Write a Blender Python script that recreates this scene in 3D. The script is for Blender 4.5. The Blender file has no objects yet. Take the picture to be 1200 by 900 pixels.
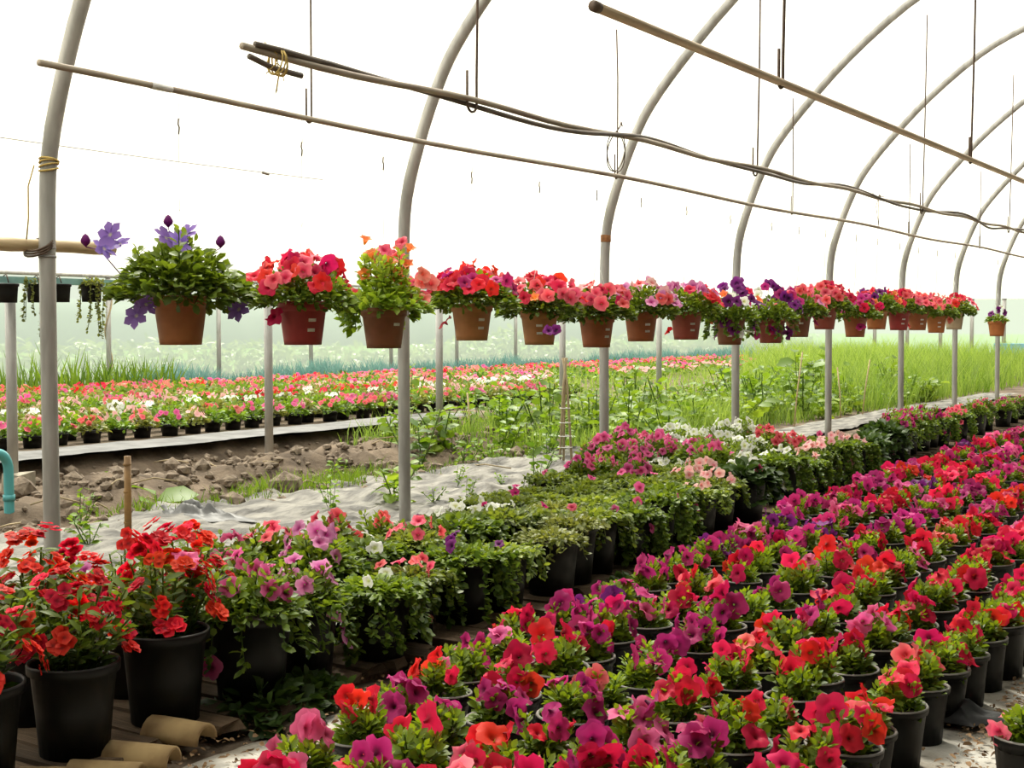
import bpy, math, random
import numpy as np
from mathutils import Vector, Matrix, Quaternion
PI = math.pi
R_ = math.radians
rng = np.random.default_rng(7)
random.seed(7)
S = bpy.context.scene
COL = S.collection

# ------------------------------------------------------------------ camera
HCAM = 1.3
PITCH, YAW = 2.505, 32.237
cam_d = bpy.data.cameras.new('camera')
cam_d.sensor_width = 36.0
cam_d.lens = 48.0
cam_d.clip_start = 0.05
cam_d.clip_end = 400
cam = bpy.data.objects.new('camera', cam_d)
COL.objects.link(cam)
cam.location = (0, 0, HCAM)
cam.rotation_euler = (R_(90 - PITCH), 0, R_(YAW))
S.camera = cam

# ------------------------------------------------------------------ world, sun, exposure
S.view_settings.view_transform = 'Standard'
S.view_settings.look = 'None'
S.view_settings.gamma = 1.0
S.view_settings.use_curve_mapping = False
S.view_settings.exposure = 0.1
S.cycles.use_denoising = True
S.cycles.max_bounces = 8
S.cycles.diffuse_bounces = 4
S.cycles.transparent_max_bounces = 12
S.cycles.sample_clamp_indirect = 6.0
W = bpy.data.worlds.new('overcast_sky')
S.world = W
W.use_nodes = True
wn, wl = W.node_tree.nodes, W.node_tree.links
wn.clear()
wo = wn.new('ShaderNodeOutputWorld')
wb = wn.new('ShaderNodeBackground')
wt = wn.new('ShaderNodeTexCoord')
ws = wn.new('ShaderNodeSeparateXYZ')
wr = wn.new('ShaderNodeMapRange')
wr.inputs['From Min'].default_value = 0.0
wr.inputs['From Max'].default_value = 1.0
wr.inputs['To Min'].default_value = 0.62
wr.inputs['To Max'].default_value = 1.5
wl.new(wt.outputs['Generated'], ws.inputs[0])
wl.new(ws.outputs['Z'], wr.inputs['Value'])
wl.new(wr.outputs[0], wb.inputs['Strength'])
wb.inputs['Color'].default_value = (1.0, 0.985, 0.93, 1)
wl.new(wb.outputs[0], wo.inputs[0])
sd = bpy.data.lights.new('sun', 'SUN')
sd.energy = 8.5
sd.angle = R_(9)
sd.color = (1, 0.95, 0.84)
sun = bpy.data.objects.new('sun', sd)
COL.objects.link(sun)
# the hazy sun stands high behind the rows, a little to the left
sun.rotation_euler = Vector((0.38, -0.42, -0.83)).to_track_quat('-Z', 'Y').to_euler()

# ------------------------------------------------------------------ camera maths (where a pixel of the photo meets a plane)
_cp, _sp = math.cos(R_(PITCH)), math.sin(R_(PITCH))
_c, _s = math.cos(R_(YAW)), math.sin(R_(YAW))
def ray(X, Y):
    x, y = (X - 600) / 1600, -(Y - 450) / 1600
    w, u = _cp + y * _sp, -_sp + y * _cp
    return np.array([_c * x - _s * w, _s * x + _c * w, u])
def onx(X, Y, x):
    q = ray(X, Y); return np.array([0, 0, HCAM]) + q * (x / q[0])
def onz(X, Y, z):
    q = ray(X, Y); return np.array([0, 0, HCAM]) + q * ((z - HCAM) / q[2])
def proj(p):
    x, y, z = p[0], p[1], p[2] - HCAM
    r, w = _c * x + _s * y, -_s * x + _c * y
    f = w * _cp - z * _sp
    v = w * _sp + z * _cp
    if f < 0.05: return (-9999, -9999, f)
    return (600 + 1600 * r / f, 450 - 1600 * v / f, f)
def inview(p, mx=40, my=60):
    X, Y, f = proj(p)
    return f > 0.3 and -mx < X < 1200 + mx and -my < Y < 900 + my

# ------------------------------------------------------------------ naming helpers
def tag(o, label=None, cat=None, group=None, kind=None):
    if label: o['label'] = label
    if cat: o['category'] = cat
    if group: o['group'] = group
    if kind: o['kind'] = kind
    return o
def empty(name, loc, label=None, cat=None, group=None, rz=0.0):
    o = bpy.data.objects.new(name, None)
    o.empty_display_size = 0.05
    o.location = loc
    o.rotation_euler = (0, 0, rz)
    COL.objects.link(o)
    return tag(o, label, cat, group)
def link(name, me, parent=None, loc=None, kind=None, rot=None, scale=None, mat=None):
    o = bpy.data.objects.new(name, me)
    COL.objects.link(o)
    if parent is not None: o.parent = parent
    if loc is not None: o.location = loc
    if rot is not None:
        if isinstance(rot, Quaternion):
            o.rotation_mode = 'QUATERNION'; o.rotation_quaternion = rot
        else:
            o.rotation_euler = rot
    if scale is not None: o.scale = (scale,) * 3 if not hasattr(scale, '__len__') else scale
    if kind: o['kind'] = kind
    return o
_ones = ['', 'first', 'second', 'third', 'fourth', 'fifth', 'sixth', 'seventh', 'eighth', 'ninth', 'tenth', 'eleventh', 'twelfth', 'thirteenth',
         'fourteenth', 'fifteenth', 'sixteenth', 'seventeenth', 'eighteenth', 'nineteenth']
_tens = ['', '', 'twent', 'thirt', 'fort', 'fift', 'sixt']
def nth(n):
    if n < 20: return _ones[n]
    t, u = divmod(n, 10)
    return _tens[t] + ('ieth' if u == 0 else 'y-' + _ones[u])
NUMW = ['no', 'one', 'two', 'three', 'four', 'five', 'six', 'seven', 'eight', 'nine', 'ten', 'eleven', 'twelve']

# ------------------------------------------------------------------ materials
def new_mat(name):
    m = bpy.data.materials.new(name)
    m.use_nodes = True
    n = m.node_tree.nodes
    n.clear()
    return m, n, m.node_tree.links
def M_solid(name, col, rough=0.5, spec=0.5, metal=0.0, noise=0.0, nscale=8.0, col2=None, bump=0.0, bscale=60.0, objrand=0.0, stretch=None):
    m, n, l = new_mat(name)
    out = n.new('ShaderNodeOutputMaterial'); b = n.new('ShaderNodeBsdfPrincipled')
    b.inputs['Roughness'].default_value = rough
    b.inputs['Specular IOR Level'].default_value = spec
    b.inputs['Metallic'].default_value = metal
    l.new(b.outputs[0], out.inputs[0])
    src = None
    tc = n.new('ShaderNodeTexCoord')
    vec = tc.outputs['Object']
    if stretch:
        mp = n.new('ShaderNodeMapping'); mp.inputs['Scale'].default_value = stretch
        l.new(vec, mp.inputs['Vector']); vec = mp.outputs[0]
    if noise > 0 or col2:
        t = n.new('ShaderNodeTexNoise'); t.inputs['Scale'].default_value = nscale; t.inputs['Detail'].default_value = 5
        l.new(vec, t.inputs['Vector'])
        r = n.new('ShaderNodeValToRGB')
        r.color_ramp.elements[0].position = 0.36; r.color_ramp.elements[1].position = 0.66
        c2 = col2 or tuple(c * (1 - noise) for c in col)
        r.color_ramp.elements[0].color = (*c2, 1); r.color_ramp.elements[1].color = (*col, 1)
        l.new(t.outputs['Fac'], r.inputs[0]); src = r.outputs[0]
    if objrand > 0:
        oi = n.new('ShaderNodeObjectInfo'); mr = n.new('ShaderNodeMapRange')
        mr.inputs['To Min'].default_value = 1 - objrand; mr.inputs['To Max'].default_value = 1 + objrand
        l.new(oi.outputs['Random'], mr.inputs['Value'])
        hs = n.new('ShaderNodeHueSaturation'); l.new(mr.outputs[0], hs.inputs['Value'])
        if src is not None: l.new(src, hs.inputs['Color'])
        else: hs.inputs['Color'].default_value = (*col, 1)
        src = hs.outputs[0]
    if src is not None: l.new(src, b.inputs['Base Color'])
    else: b.inputs['Base Color'].default_value = (*col, 1)
    if bump > 0:
        t2 = n.new('ShaderNodeTexNoise'); t2.inputs['Scale'].default_value = bscale; t2.inputs['Detail'].default_value = 4
        l.new(vec, t2.inputs['Vector'])
        bp = n.new('ShaderNodeBump'); bp.inputs['Strength'].default_value = bump; bp.inputs['Distance'].default_value = 0.02
        l.new(t2.outputs['Fac'], bp.inputs['Height']); l.new(bp.outputs[0], b.inputs['Normal'])
    return m
def M_leaf(name, ca, cb, transl=0.35, rough=0.45, spec=0.35):
    """leaf: two greens mixed by the leaf's own value 'v' (a per-leaf attribute) and a little per plant"""
    m, n, l = new_mat(name)
    out = n.new('ShaderNodeOutputMaterial'); b = n.new('ShaderNodeBsdfPrincipled'); t = n.new('ShaderNodeBsdfTranslucent')
    mx = n.new('ShaderNodeMixShader'); mx.inputs[0].default_value = transl
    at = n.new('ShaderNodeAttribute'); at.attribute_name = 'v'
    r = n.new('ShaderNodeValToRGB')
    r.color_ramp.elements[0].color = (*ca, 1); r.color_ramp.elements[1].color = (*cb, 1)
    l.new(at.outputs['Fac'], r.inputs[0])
    oi = n.new('ShaderNodeObjectInfo'); mr = n.new('ShaderNodeMapRange')
    mr.inputs['To Min'].default_value = 0.8; mr.inputs['To Max'].default_value = 1.2
    l.new(oi.outputs['Random'], mr.inputs['Value'])
    hs = n.new('ShaderNodeHueSaturation'); l.new(mr.outputs[0], hs.inputs['Value']); l.new(r.outputs[0], hs.inputs['Color'])
    l.new(hs.outputs[0], b.inputs['Base Color'])
    h2 = n.new('ShaderNodeHueSaturation'); h2.inputs['Hue'].default_value = 0.485; h2.inputs['Saturation'].default_value = 1.1; h2.inputs['Value'].default_value = 1.35
    l.new(hs.outputs[0], h2.inputs['Color']); l.new(h2.outputs[0], t.inputs['Color'])
    b.inputs['Roughness'].default_value = rough; b.inputs['Specular IOR Level'].default_value = spec
    l.new(b.outputs[0], mx.inputs[1]); l.new(t.outputs[0], mx.inputs[2]); l.new(mx.outputs[0], out.inputs[0])
    return m
def M_petal(name, col, throat, edge=None, transl=0.4, t0=0.12, t1=0.5):
    """petal: throat colour in the middle, own colour outside; 'v' runs from centre to rim"""
    m, n, l = new_mat(name)
    out = n.new('ShaderNodeOutputMaterial'); b = n.new('ShaderNodeBsdfPrincipled'); t = n.new('ShaderNodeBsdfTranslucent')
    mx = n.new('ShaderNodeMixShader'); mx.inputs[0].default_value = transl
    at = n.new('ShaderNodeAttribute'); at.attribute_name = 'v'
    r = n.new('ShaderNodeValToRGB')
    e = r.color_ramp.elements
    e[0].position = t0; e[0].color = (*throat, 1); e[1].position = t1; e[1].color = (*col, 1)
    if edge:
        x = e.new(0.95); x.color = (*edge, 1)
    l.new(at.outputs['Fac'], r.inputs[0])
    oi = n.new('ShaderNodeObjectInfo'); mr = n.new('ShaderNodeMapRange')
    mr.inputs['To Min'].default_value = 0.75; mr.inputs['To Max'].default_value = 1.25
    l.new(oi.outputs['Random'], mr.inputs['Value'])
    mh = n.new('ShaderNodeMapRange'); mh.inputs['To Min'].default_value = 0.488; mh.inputs['To Max'].default_value = 0.512
    ml = n.new('ShaderNodeMath'); ml.operation = 'FRACT'; m2 = n.new('ShaderNodeMath'); m2.operation = 'MULTIPLY'; m2.inputs[1].default_value = 7.31
    l.new(oi.outputs['Random'], m2.inputs[0]); l.new(m2.outputs[0], ml.inputs[0]); l.new(ml.outputs[0], mh.inputs['Value'])
    hs = n.new('ShaderNodeHueSaturation'); l.new(mr.outputs[0], hs.inputs['Value']); l.new(mh.outputs[0], hs.inputs['Hue']); l.new(r.outputs[0], hs.inputs['Color'])
    l.new(hs.outputs[0], b.inputs['Base Color']); l.new(hs.outputs[0], t.inputs['Color'])
    b.inputs['Roughness'].default_value = 0.55; b.inputs['Specular IOR Level'].default_value = 0.2
    l.new(b.outputs[0], mx.inputs[1]); l.new(t.outputs[0], mx.inputs[2]); l.new(mx.outputs[0], out.inputs[0])
    return m
def M_film(name, transp, col):
    m, n, l = new_mat(name)
    out = n.new('ShaderNodeOutputMaterial'); tp = n.new('ShaderNodeBsdfTransparent'); tl = n.new('ShaderNodeBsdfTranslucent')
    tl.inputs['Color'].default_value = (*col, 1)
    tp.inputs['Color'].default_value = (0.97, 0.98, 0.96, 1)
    mx = n.new('ShaderNodeMixShader'); mx.inputs[0].default_value = 1 - transp
    l.new(tp.outputs[0], mx.inputs[1]); l.new(tl.outputs[0], mx.inputs[2]); l.new(mx.outputs[0], out.inputs[0])
    return m

MT = {}
MT['film'] = M_film('greenhouse_film', 0.45, (0.96, 0.955, 0.90))
MT['wallfilm'] = M_film('side_wall_film', 0.42, (0.50, 0.56, 0.53))
m_, n_, l_ = new_mat('added_shade_net')  # for the unseen covers added to darken the foreground
o_ = n_.new('ShaderNodeOutputMaterial'); d_ = n_.new('ShaderNodeBsdfDiffuse'); t_ = n_.new('ShaderNodeBsdfTransparent'); x_ = n_.new('ShaderNodeMixShader')
d_.inputs['Color'].default_value = (0.035, 0.05, 0.04, 1); x_.inputs[0].default_value = 0.9
l_.new(t_.outputs[0], x_.inputs[1]); l_.new(d_.outputs[0], x_.inputs[2]); l_.new(x_.outputs[0], o_.inputs[0])
MT['net'] = m_
MT['soil'] = M_solid('soil', (0.235, 0.18, 0.13), 0.95, 0.2, col2=(0.085, 0.063, 0.045), nscale=3.0, bump=0.8, bscale=26)
MT['field'] = M_solid('meadow', (0.16, 0.27, 0.06), 0.95, 0.1, col2=(0.10, 0.2, 0.04), nscale=2.0)
MT['hill'] = M_solid('hazy_hill', (0.24, 0.28, 0.25), 0.95, 0.1, col2=(0.17, 0.21, 0.18), nscale=.2)
MT['clod'] = M_solid('clods', (0.30, 0.24, 0.18), 0.95, 0.2, col2=(0.13, 0.10, 0.075), nscale=20, bump=0.4)
MT['peat'] = M_solid('potting_soil', (0.045, 0.03, 0.02), 0.95, 0.1, col2=(0.02, 0.013, 0.009), nscale=40, bump=0.5, bscale=90)
MT['steel'] = M_solid('galvanised_steel', (0.46, 0.45, 0.43), 0.5, 0.5, 0.35, col2=(0.33, 0.32, 0.30), nscale=6, stretch=(3, 3, 0.6))
MT['steel_dark'] = M_solid('grey_steel_pipe', (0.25, 0.245, 0.235), 0.5, 0.5, 0.35, col2=(0.19, 0.18, 0.17), nscale=6)
MT['rail'] = M_solid('weathered_pipe', (0.42, 0.36, 0.28), 0.55, 0.4, 0.0, col2=(0.26, 0.20, 0.155), nscale=5, stretch=(4, 0.8, 4))
MT['rail_light'] = M_solid('pale_pipe', (0.66, 0.51, 0.35), 0.5, 0.4, 0.0, col2=(0.50, 0.37, 0.24), nscale=5, stretch=(4, 0.8, 4))
MT['hose'] = M_solid('brown_hose', (0.15, 0.115, 0.09), 0.5, 0.4, col2=(0.09, 0.07, 0.055), nscale=7)
MT['rod'] = M_solid('rusty_rod', (0.13, 0.085, 0.06), 0.6, 0.4, 0.3, noise=0.4, nscale=30)
MT['rust'] = M_solid('rust_band', (0.34, 0.15, 0.06), 0.8, 0.3, noise=0.4, nscale=30)
MT['twine'] = M_solid('yellow_twine', (0.62, 0.46, 0.16), 0.8, 0.2)
MT['string'] = M_solid('white_string', (0.7, 0.7, 0.66), 0.7, 0.2)
MT['wire'] = M_solid('thin_wire', (0.42, 0.38, 0.33), 0.5, 0.5)
MT['bamboo'] = M_solid('bamboo', (0.60, 0.46, 0.28), 0.55, 0.35, col2=(0.42, 0.31, 0.17), nscale=9, stretch=(4, 0.6, 4))
MT['cane'] = M_solid('brown_cane', (0.34, 0.19, 0.06), 0.5, 0.4, col2=(0.20, 0.11, 0.04), nscale=14)
MT['greenrail'] = M_solid('teal_painted_rail', (0.22, 0.40, 0.37), 0.5, 0.4, noise=0.25, nscale=12)
MT['teal'] = M_solid('teal_plastic', (0.10, 0.42, 0.45), 0.4, 0.5)
MT['blue'] = M_solid('faded_blue', (0.22, 0.45, 0.62), 0.6, 0.3)
MT['black'] = M_solid('black_plastic', (0.005, 0.0046, 0.0042), 0.5, 0.25, noise=0.3, nscale=10)
MT['rimgrey'] = M_solid('sky_lit_rim', (0.20, 0.185, 0.165), 0.5, 0.5, noise=0.35, nscale=20)  # sky reflection on the pot lip, put into a lighter grey
MT['greypot'] = M_solid('grey_plastic', (0.03, 0.029, 0.028), 0.5, 0.4, noise=0.3, nscale=10)
MT['plank'] = M_solid('weathered_plank', (0.15, 0.10, 0.06), 0.85, 0.2, col2=(0.05, 0.033, 0.02), nscale=7, bump=0.3, stretch=(1, 8, 8), objrand=0.35)
MT['tile'] = M_solid('clay_ridge_tile', (0.34, 0.24, 0.115), 0.85, 0.2, col2=(0.17, 0.105, 0.05), nscale=9, objrand=0.25)
MT['sheet'] = M_solid('silver_ground_cover', (0.56, 0.54, 0.49), 0.55, 0.4, col2=(0.30, 0.26, 0.20), nscale=4.2, bump=0.8, bscale=22)
MT['white_sheet'] = M_solid('white_plastic_mulch', (0.27, 0.255, 0.22), 0.6, 0.3, col2=(0.05, 0.045, 0.038), nscale=5.5, bump=0.9, bscale=16, stretch=(1.6, .6, 1))
MT['dark_sheet'] = M_solid('grey_plastic_mulch', (0.13, 0.13, 0.128), 0.5, 0.4, col2=(0.035, 0.035, 0.035), nscale=4, bump=0.25, bscale=12)
MT['black_rag'] = M_solid('black_film', (0.012, 0.012, 0.012), 0.38, 0.5)
MT['concrete'] = M_solid('concrete', (0.42, 0.38, 0.30), 0.9, 0.2, noise=0.35, nscale=14)
MT['sticker'] = M_solid('label_paper', (0.82, 0.80, 0.78), 0.5, 0.3, col2=(0.55, 0.53, 0.52), nscale=90, stretch=(0.3, 0.3, 4))
MT['dry'] = M_solid('dry_leaves', (0.33, 0.20, 0.10), 0.8, 0.2, col2=(0.12, 0.075, 0.04), nscale=5)
MT['twig'] = M_solid('dry_stems', (0.40, 0.32, 0.20), 0.8, 0.2)
MT['stem'] = M_solid('green_stem', (0.16, 0.24, 0.06), 0.55, 0.3)
for nm, col in dict(terracotta=(0.36, 0.135, 0.045), redpot=(0.33, 0.035, 0.035), tan=(0.46, 0.20, 0.075), rusty=(0.36, 0.11, 0.04), brown=(0.26, 0.095, 0.045),
                    brick=(0.34, 0.075, 0.05), pale=(0.52, 0.40, 0.28), orange=(0.45, 0.15, 0.045)).items():
    MT[nm] = M_solid('pot_' + nm, col, 0.5, 0.4, noise=0.22, nscale=9)
LF = {}
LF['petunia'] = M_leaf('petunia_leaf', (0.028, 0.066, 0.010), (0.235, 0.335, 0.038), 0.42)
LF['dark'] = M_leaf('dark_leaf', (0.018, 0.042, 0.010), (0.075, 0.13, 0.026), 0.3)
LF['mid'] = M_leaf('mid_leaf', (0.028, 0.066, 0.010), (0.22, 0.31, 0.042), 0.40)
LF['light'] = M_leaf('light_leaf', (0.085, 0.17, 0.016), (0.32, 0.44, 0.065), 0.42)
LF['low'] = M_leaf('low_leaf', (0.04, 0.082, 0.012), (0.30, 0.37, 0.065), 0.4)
LF['yellow'] = M_leaf('yellow_green_leaf', (0.075, 0.105, 0.018), (0.29, 0.31, 0.075), 0.35)
LF['weed'] = M_leaf('weed_leaf', (0.045, 0.115, 0.014), (0.24, 0.38, 0.05), 0.4)
LF['grass'] = M_leaf('grass_blade', (0.08, 0.17, 0.02), (0.33, 0.46, 0.10), 0.4)
LF['leek'] = M_leaf('leek_blade', (0.10, 0.24, 0.23), (0.26, 0.46, 0.42), 0.3)
LF['dust'] = M_leaf('dusty_hedge', (0.16, 0.24, 0.09), (0.34, 0.42, 0.18), 0.3)
PT = {}
PT['crimson'] = M_petal('crimson_petal', (0.58, 0.010, 0.062), (0.16, 0.003, 0.018), (0.68, 0.018, 0.09), t0=.02, t1=.35)
PT['red'] = M_petal('red_petal', (0.70, 0.014, 0.034), (0.3, 0.01, 0.012), (0.78, 0.03, 0.055), t0=.02, t1=.35)
PT['magenta'] = M_petal('magenta_petal', (0.44, 0.018, 0.14), (0.10, 0.004, 0.035), (0.54, 0.04, 0.20), t0=.04, t1=.4)
PT['purple'] = M_petal('purple_petal', (0.16, 0.015, 0.15), (0.03, 0.003, 0.03), (0.2, 0.025, 0.2))
PT['pink'] = M_petal('pink_petal', (0.72, 0.09, 0.26), (0.35, 0.02, 0.08), (0.80, 0.16, 0.36))
PT['lilac'] = M_petal('lilac_petal', (0.62, 0.17, 0.40), (0.35, 0.03, 0.18), (0.72, 0.30, 0.52))
PT['coral'] = M_petal('coral_petal', (0.84, 0.10, 0.15), (0.45, 0.02, 0.04), (0.88, 0.19, 0.22))
PT['salmon'] = M_petal('salmon_petal', (0.85, 0.20, 0.16), (0.6, 0.06, 0.05), (0.88, 0.30, 0.26))
PT['palepink'] = M_petal('pale_pink_petal', (0.82, 0.42, 0.42), (0.72, 0.2, 0.22), (0.85, 0.5, 0.48))
PT['white'] = M_petal('white_petal', (0.82, 0.82, 0.74), (0.55, 0.60, 0.25), (0.84, 0.84, 0.80), 0.3)
PT['striped'] = M_petal('striped_petal', (0.84, 0.62, 0.66), (0.5, 0.02, 0.12), (0.84, 0.76, 0.76), 0.3, 0.3, 0.55)
PT['orange'] = M_petal('orange_petal', (0.85, 0.20, 0.05), (0.75, 0.40, 0.05), (0.88, 0.26, 0.10))
PT['violet'] = M_petal('violet_petal', (0.22, 0.12, 0.46), (0.5, 0.45, 0.35), (0.30, 0.18, 0.55), 0.35, 0.05, 0.25)
PT['scarlet'] = M_petal('scarlet_petal', (0.68, 0.008, 0.018), (0.3, 0.005, 0.008), (0.82, 0.03, 0.025))
COLWORD = dict(crimson='crimson', red='bright red', magenta='magenta', purple='deep purple', pink='pink', lilac='lilac-pink', coral='coral', salmon='salmon',
               palepink='pale pink', white='white', striped='pink-striped white', orange='orange', violet='violet', scarlet='scarlet')

# ------------------------------------------------------------------ mesh helpers
class MB:
    """collects geometry (arrays) and builds ONE mesh; 'v' is a value per vertex, m a material slot per face"""
    def __init__(s): s.V = []; s.F = []; s.A = []; s.MI = []; s.SM = []; s.n = 0
    def add(s, v, f, a=0.5, mi=0, smooth=True):
        v = np.asarray(v, float).reshape(-1, 3)
        s.V.append(v)
        s.A.append(np.full(len(v), a, float) if np.isscalar(a) else np.asarray(a, float).ravel())
        for q in f:
            q = np.asarray(q)
            s.F.append(q + s.n); s.MI.append(mi); s.SM.append(smooth)
        s.n += len(v)
    def addmany(s, v, farr, a, mi=0, smooth=True):
        """farr: list of (k, corners) index arrays all of the same corner count"""
        v = np.asarray(v, float).reshape(-1, 3)
        s.V.append(v); s.A.append(np.asarray(a, float).ravel())
        for arr in farr:
            for q in (arr + s.n): s.F.append(q)
            s.MI += [mi] * len(arr); s.SM += [smooth] * len(arr)
        s.n += len(v)
    def mesh(s, name, mats):
        me = bpy.data.meshes.new(name)
        V = np.concatenate(s.V) if s.V else np.zeros((0, 3))
        cnt = np.array([len(f) for f in s.F], dtype=np.int32)
        idx = np.concatenate(s.F).astype(np.int32) if s.F else np.zeros(0, np.int32)
        me.vertices.add(len(V)); me.vertices.foreach_set('co', V.ravel())
        me.loops.add(len(idx)); me.loops.foreach_set('vertex_index', idx)
        me.polygons.add(len(cnt))
        st = np.zeros(len(cnt), np.int32); st[1:] = np.cumsum(cnt)[:-1]
        me.polygons.foreach_set('loop_start', st); me.polygons.foreach_set('loop_total', cnt)
        me.polygons.foreach_set('material_index', np.array(s.MI, np.int32))
        me.polygons.foreach_set('use_smooth', np.array(s.SM, bool))
        at = me.attributes.new('v', 'FLOAT', 'POINT'); at.data.foreach_set('value', np.concatenate(s.A))
        for m in (mats if isinstance(mats, (list, tuple)) else [mats]): me.materials.append(m)
        me.update(calc_edges=True); me.validate()
        return me
def norm(a):
    a = np.asarray(a, float)
    return a / np.maximum(np.linalg.norm(a, axis=-1, keepdims=True), 1e-9)
def ring_lathe(mb, prof, seg=20, mi=0, mis=None, c=(0, 0, 0), smooth=True):
    """prof: list of (r, z)"""
    a = np.linspace(0, 2 * PI, seg, endpoint=False)
    v = np.concatenate([np.stack([r * np.cos(a) + c[0], r * np.sin(a) + c[1], np.full(seg, z + c[2])], 1) for r, z in prof])
    base = mb.n
    mb.V.append(v); mb.A.append(np.full(len(v), 0.5)); mb.n += len(v)
    for k in range(len(prof) - 1):
        for i in range(seg):
            j = (i + 1) % seg
            mb.F.append(np.array([base + k * seg + i, base + k * seg + j, base + (k + 1) * seg + j, base + (k + 1) * seg + i]))
            mb.MI.append(mis[k] if mis else mi); mb.SM.append(smooth)
def disc(mb, r, z, seg=20, mi=0, flip=False, jit=0.0):
    a = np.linspace(0, 2 * PI, seg, endpoint=False)
    v = np.stack([r * np.cos(a), r * np.sin(a), np.full(seg, z) + rng.uniform(-jit, jit, seg)], 1)
    v = np.concatenate([v, [[0, 0, z + jit]]])
    f = [[i, (i + 1) % seg, seg] if not flip else [(i + 1) % seg, i, seg] for i in range(seg)]
    mb.add(v, f, 0.5, mi)
def tube(mb, pts, rad, seg=8, mi=0, a=0.5, cap=True):
    P = np.asarray(pts, float); n = len(P)
    rad = np.full(n, rad) if np.isscalar(rad) else np.asarray(rad, float)
    T = np.zeros_like(P); T[1:-1] = P[2:] - P[:-2]; T[0] = P[1] - P[0]; T[-1] = P[-1] - P[-2]; T = norm(T)
    ref = np.array([0, 0, 1.0]) if abs(T[0][2]) < 0.9 else np.array([1.0, 0, 0])
    u = norm(np.cross(T[0], ref)); vs = []
    ang = np.linspace(0, 2 * PI, seg, endpoint=False)
    for k in range(n):
        u = norm(u - T[k] * np.dot(u, T[k])); w = np.cross(T[k], u)
        vs.append(P[k] + rad[k] * (np.cos(ang)[:, None] * u + np.sin(ang)[:, None] * w))
    f = []
    for k in range(n - 1):
        for i in range(seg):
            j = (i + 1) % seg
            f.append([k * seg + i, k * seg + j, (k + 1) * seg + j, (k + 1) * seg + i])
    if cap:
        f.append(list(range(seg))[::-1]); f.append([(n - 1) * seg + i for i in range(seg)])
    mb.add(np.concatenate(vs), f, a, mi)
def box(mb, c, d, mi=0, rz=0.0, jit=0.0):
    x, y, z = [q / 2 for q in d]
    v = np.array([[sx * x, sy * y, sz * z] for sz in (-1, 1) for sy in (-1, 1) for sx in (-1, 1)], float)
    if jit: v += rng.uniform(-jit, jit, v.shape)
    cc, ss = math.cos(rz), math.sin(rz)
    v = np.stack([v[:, 0] * cc - v[:, 1] * ss, v[:, 0] * ss + v[:, 1] * cc, v[:, 2]], 1) + np.array(c)
    mb.add(v, [[0, 2, 3, 1], [4, 5, 7, 6], [0, 1, 5, 4], [2, 6, 7, 3], [0, 4, 6, 2], [1, 3, 7, 5]], 0.5, mi, False)
_LF3 = np.array([[0, 5, 1], [0, 1, 4], [2, 7, 3], [2, 3, 6]])
_LF4 = np.array([[1, 5, 7, 2], [1, 2, 6, 4]])
def leaves(mb, P, D, L, Wd, curl=0.3, fold=0.15, val=None, mi=0, wide=0.5, roll=0.5):
    """n folded leaves: base P, direction D, length L, width Wd"""
    n = len(P)
    if n == 0: return
    D = norm(D)
    up = np.array([0, 0, 1.0]) + rng.normal(0, roll, (n, 3))
    side = norm(np.cross(D, up)); nr = np.cross(side, D)
    L = np.broadcast_to(np.asarray(L, float), (n,))[:, None]; Wd = np.broadcast_to(np.asarray(Wd, float), (n,))[:, None]
    cu = (curl * rng.uniform(0.3, 1.4, n))[:, None]
    c0 = P; c1 = P + D * L * 0.30; c2 = P + D * L * 0.68 - nr * cu * L * 0.10; c3 = P + D * L * 0.97 - nr * cu * L * 0.32
    w1, w2 = Wd * wide, Wd * (0.86 - 0.4 * wide) 
    l1 = c1 + side * w1 + nr * fold * Wd; r1 = c1 - side * w1 + nr * fold * Wd
    l2 = c2 + side * w2 * 0.8 + nr * fold * Wd * .7; r2 = c2 - side * w2 * 0.8 + nr * fold * Wd * .7
    V = np.stack([c0, c1, c2, c3, l1, r1, l2, r2], 1)
    off = (np.arange(n) * 8)[:, None, None]
    if val is None: val = rng.uniform(0, 1, n)
    mb.addmany(V, [(_LF3[None] + off).reshape(-1, 3), (_LF4[None] + off).reshape(-1, 4)], np.repeat(val, 8), mi)
_BF4 = np.array([[0, 1, 3, 2]]); _BF3 = np.array([[2, 3, 4]])
def blades(mb, P, D, L, Wd, bend=0.3, val=None, mi=0):
    n = len(P); D = norm(D)
    side = norm(np.cross(D, rng.normal(0, 1, (n, 3)))); L = np.asarray(L)[:, None]
    out = np.concatenate([rng.normal(0, 1, (n, 2)), np.zeros((n, 1))], 1); out = norm(out)
    m = P + D * L * 0.55 + out * L * bend * 0.2; t = P + D * L * 0.95 + out * L * bend
    V = np.stack([P - side * Wd, P + side * Wd, m - side * Wd * .8, m + side * Wd * .8, t], 1)
    off = (np.arange(n) * 5)[:, None, None]
    if val is None: val = rng.uniform(0, 1, n)
    mb.addmany(V, [(_BF4[None] + off).reshape(-1, 4), (_BF3[None] + off).reshape(-1, 3)], np.repeat(val, 5), mi)

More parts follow.
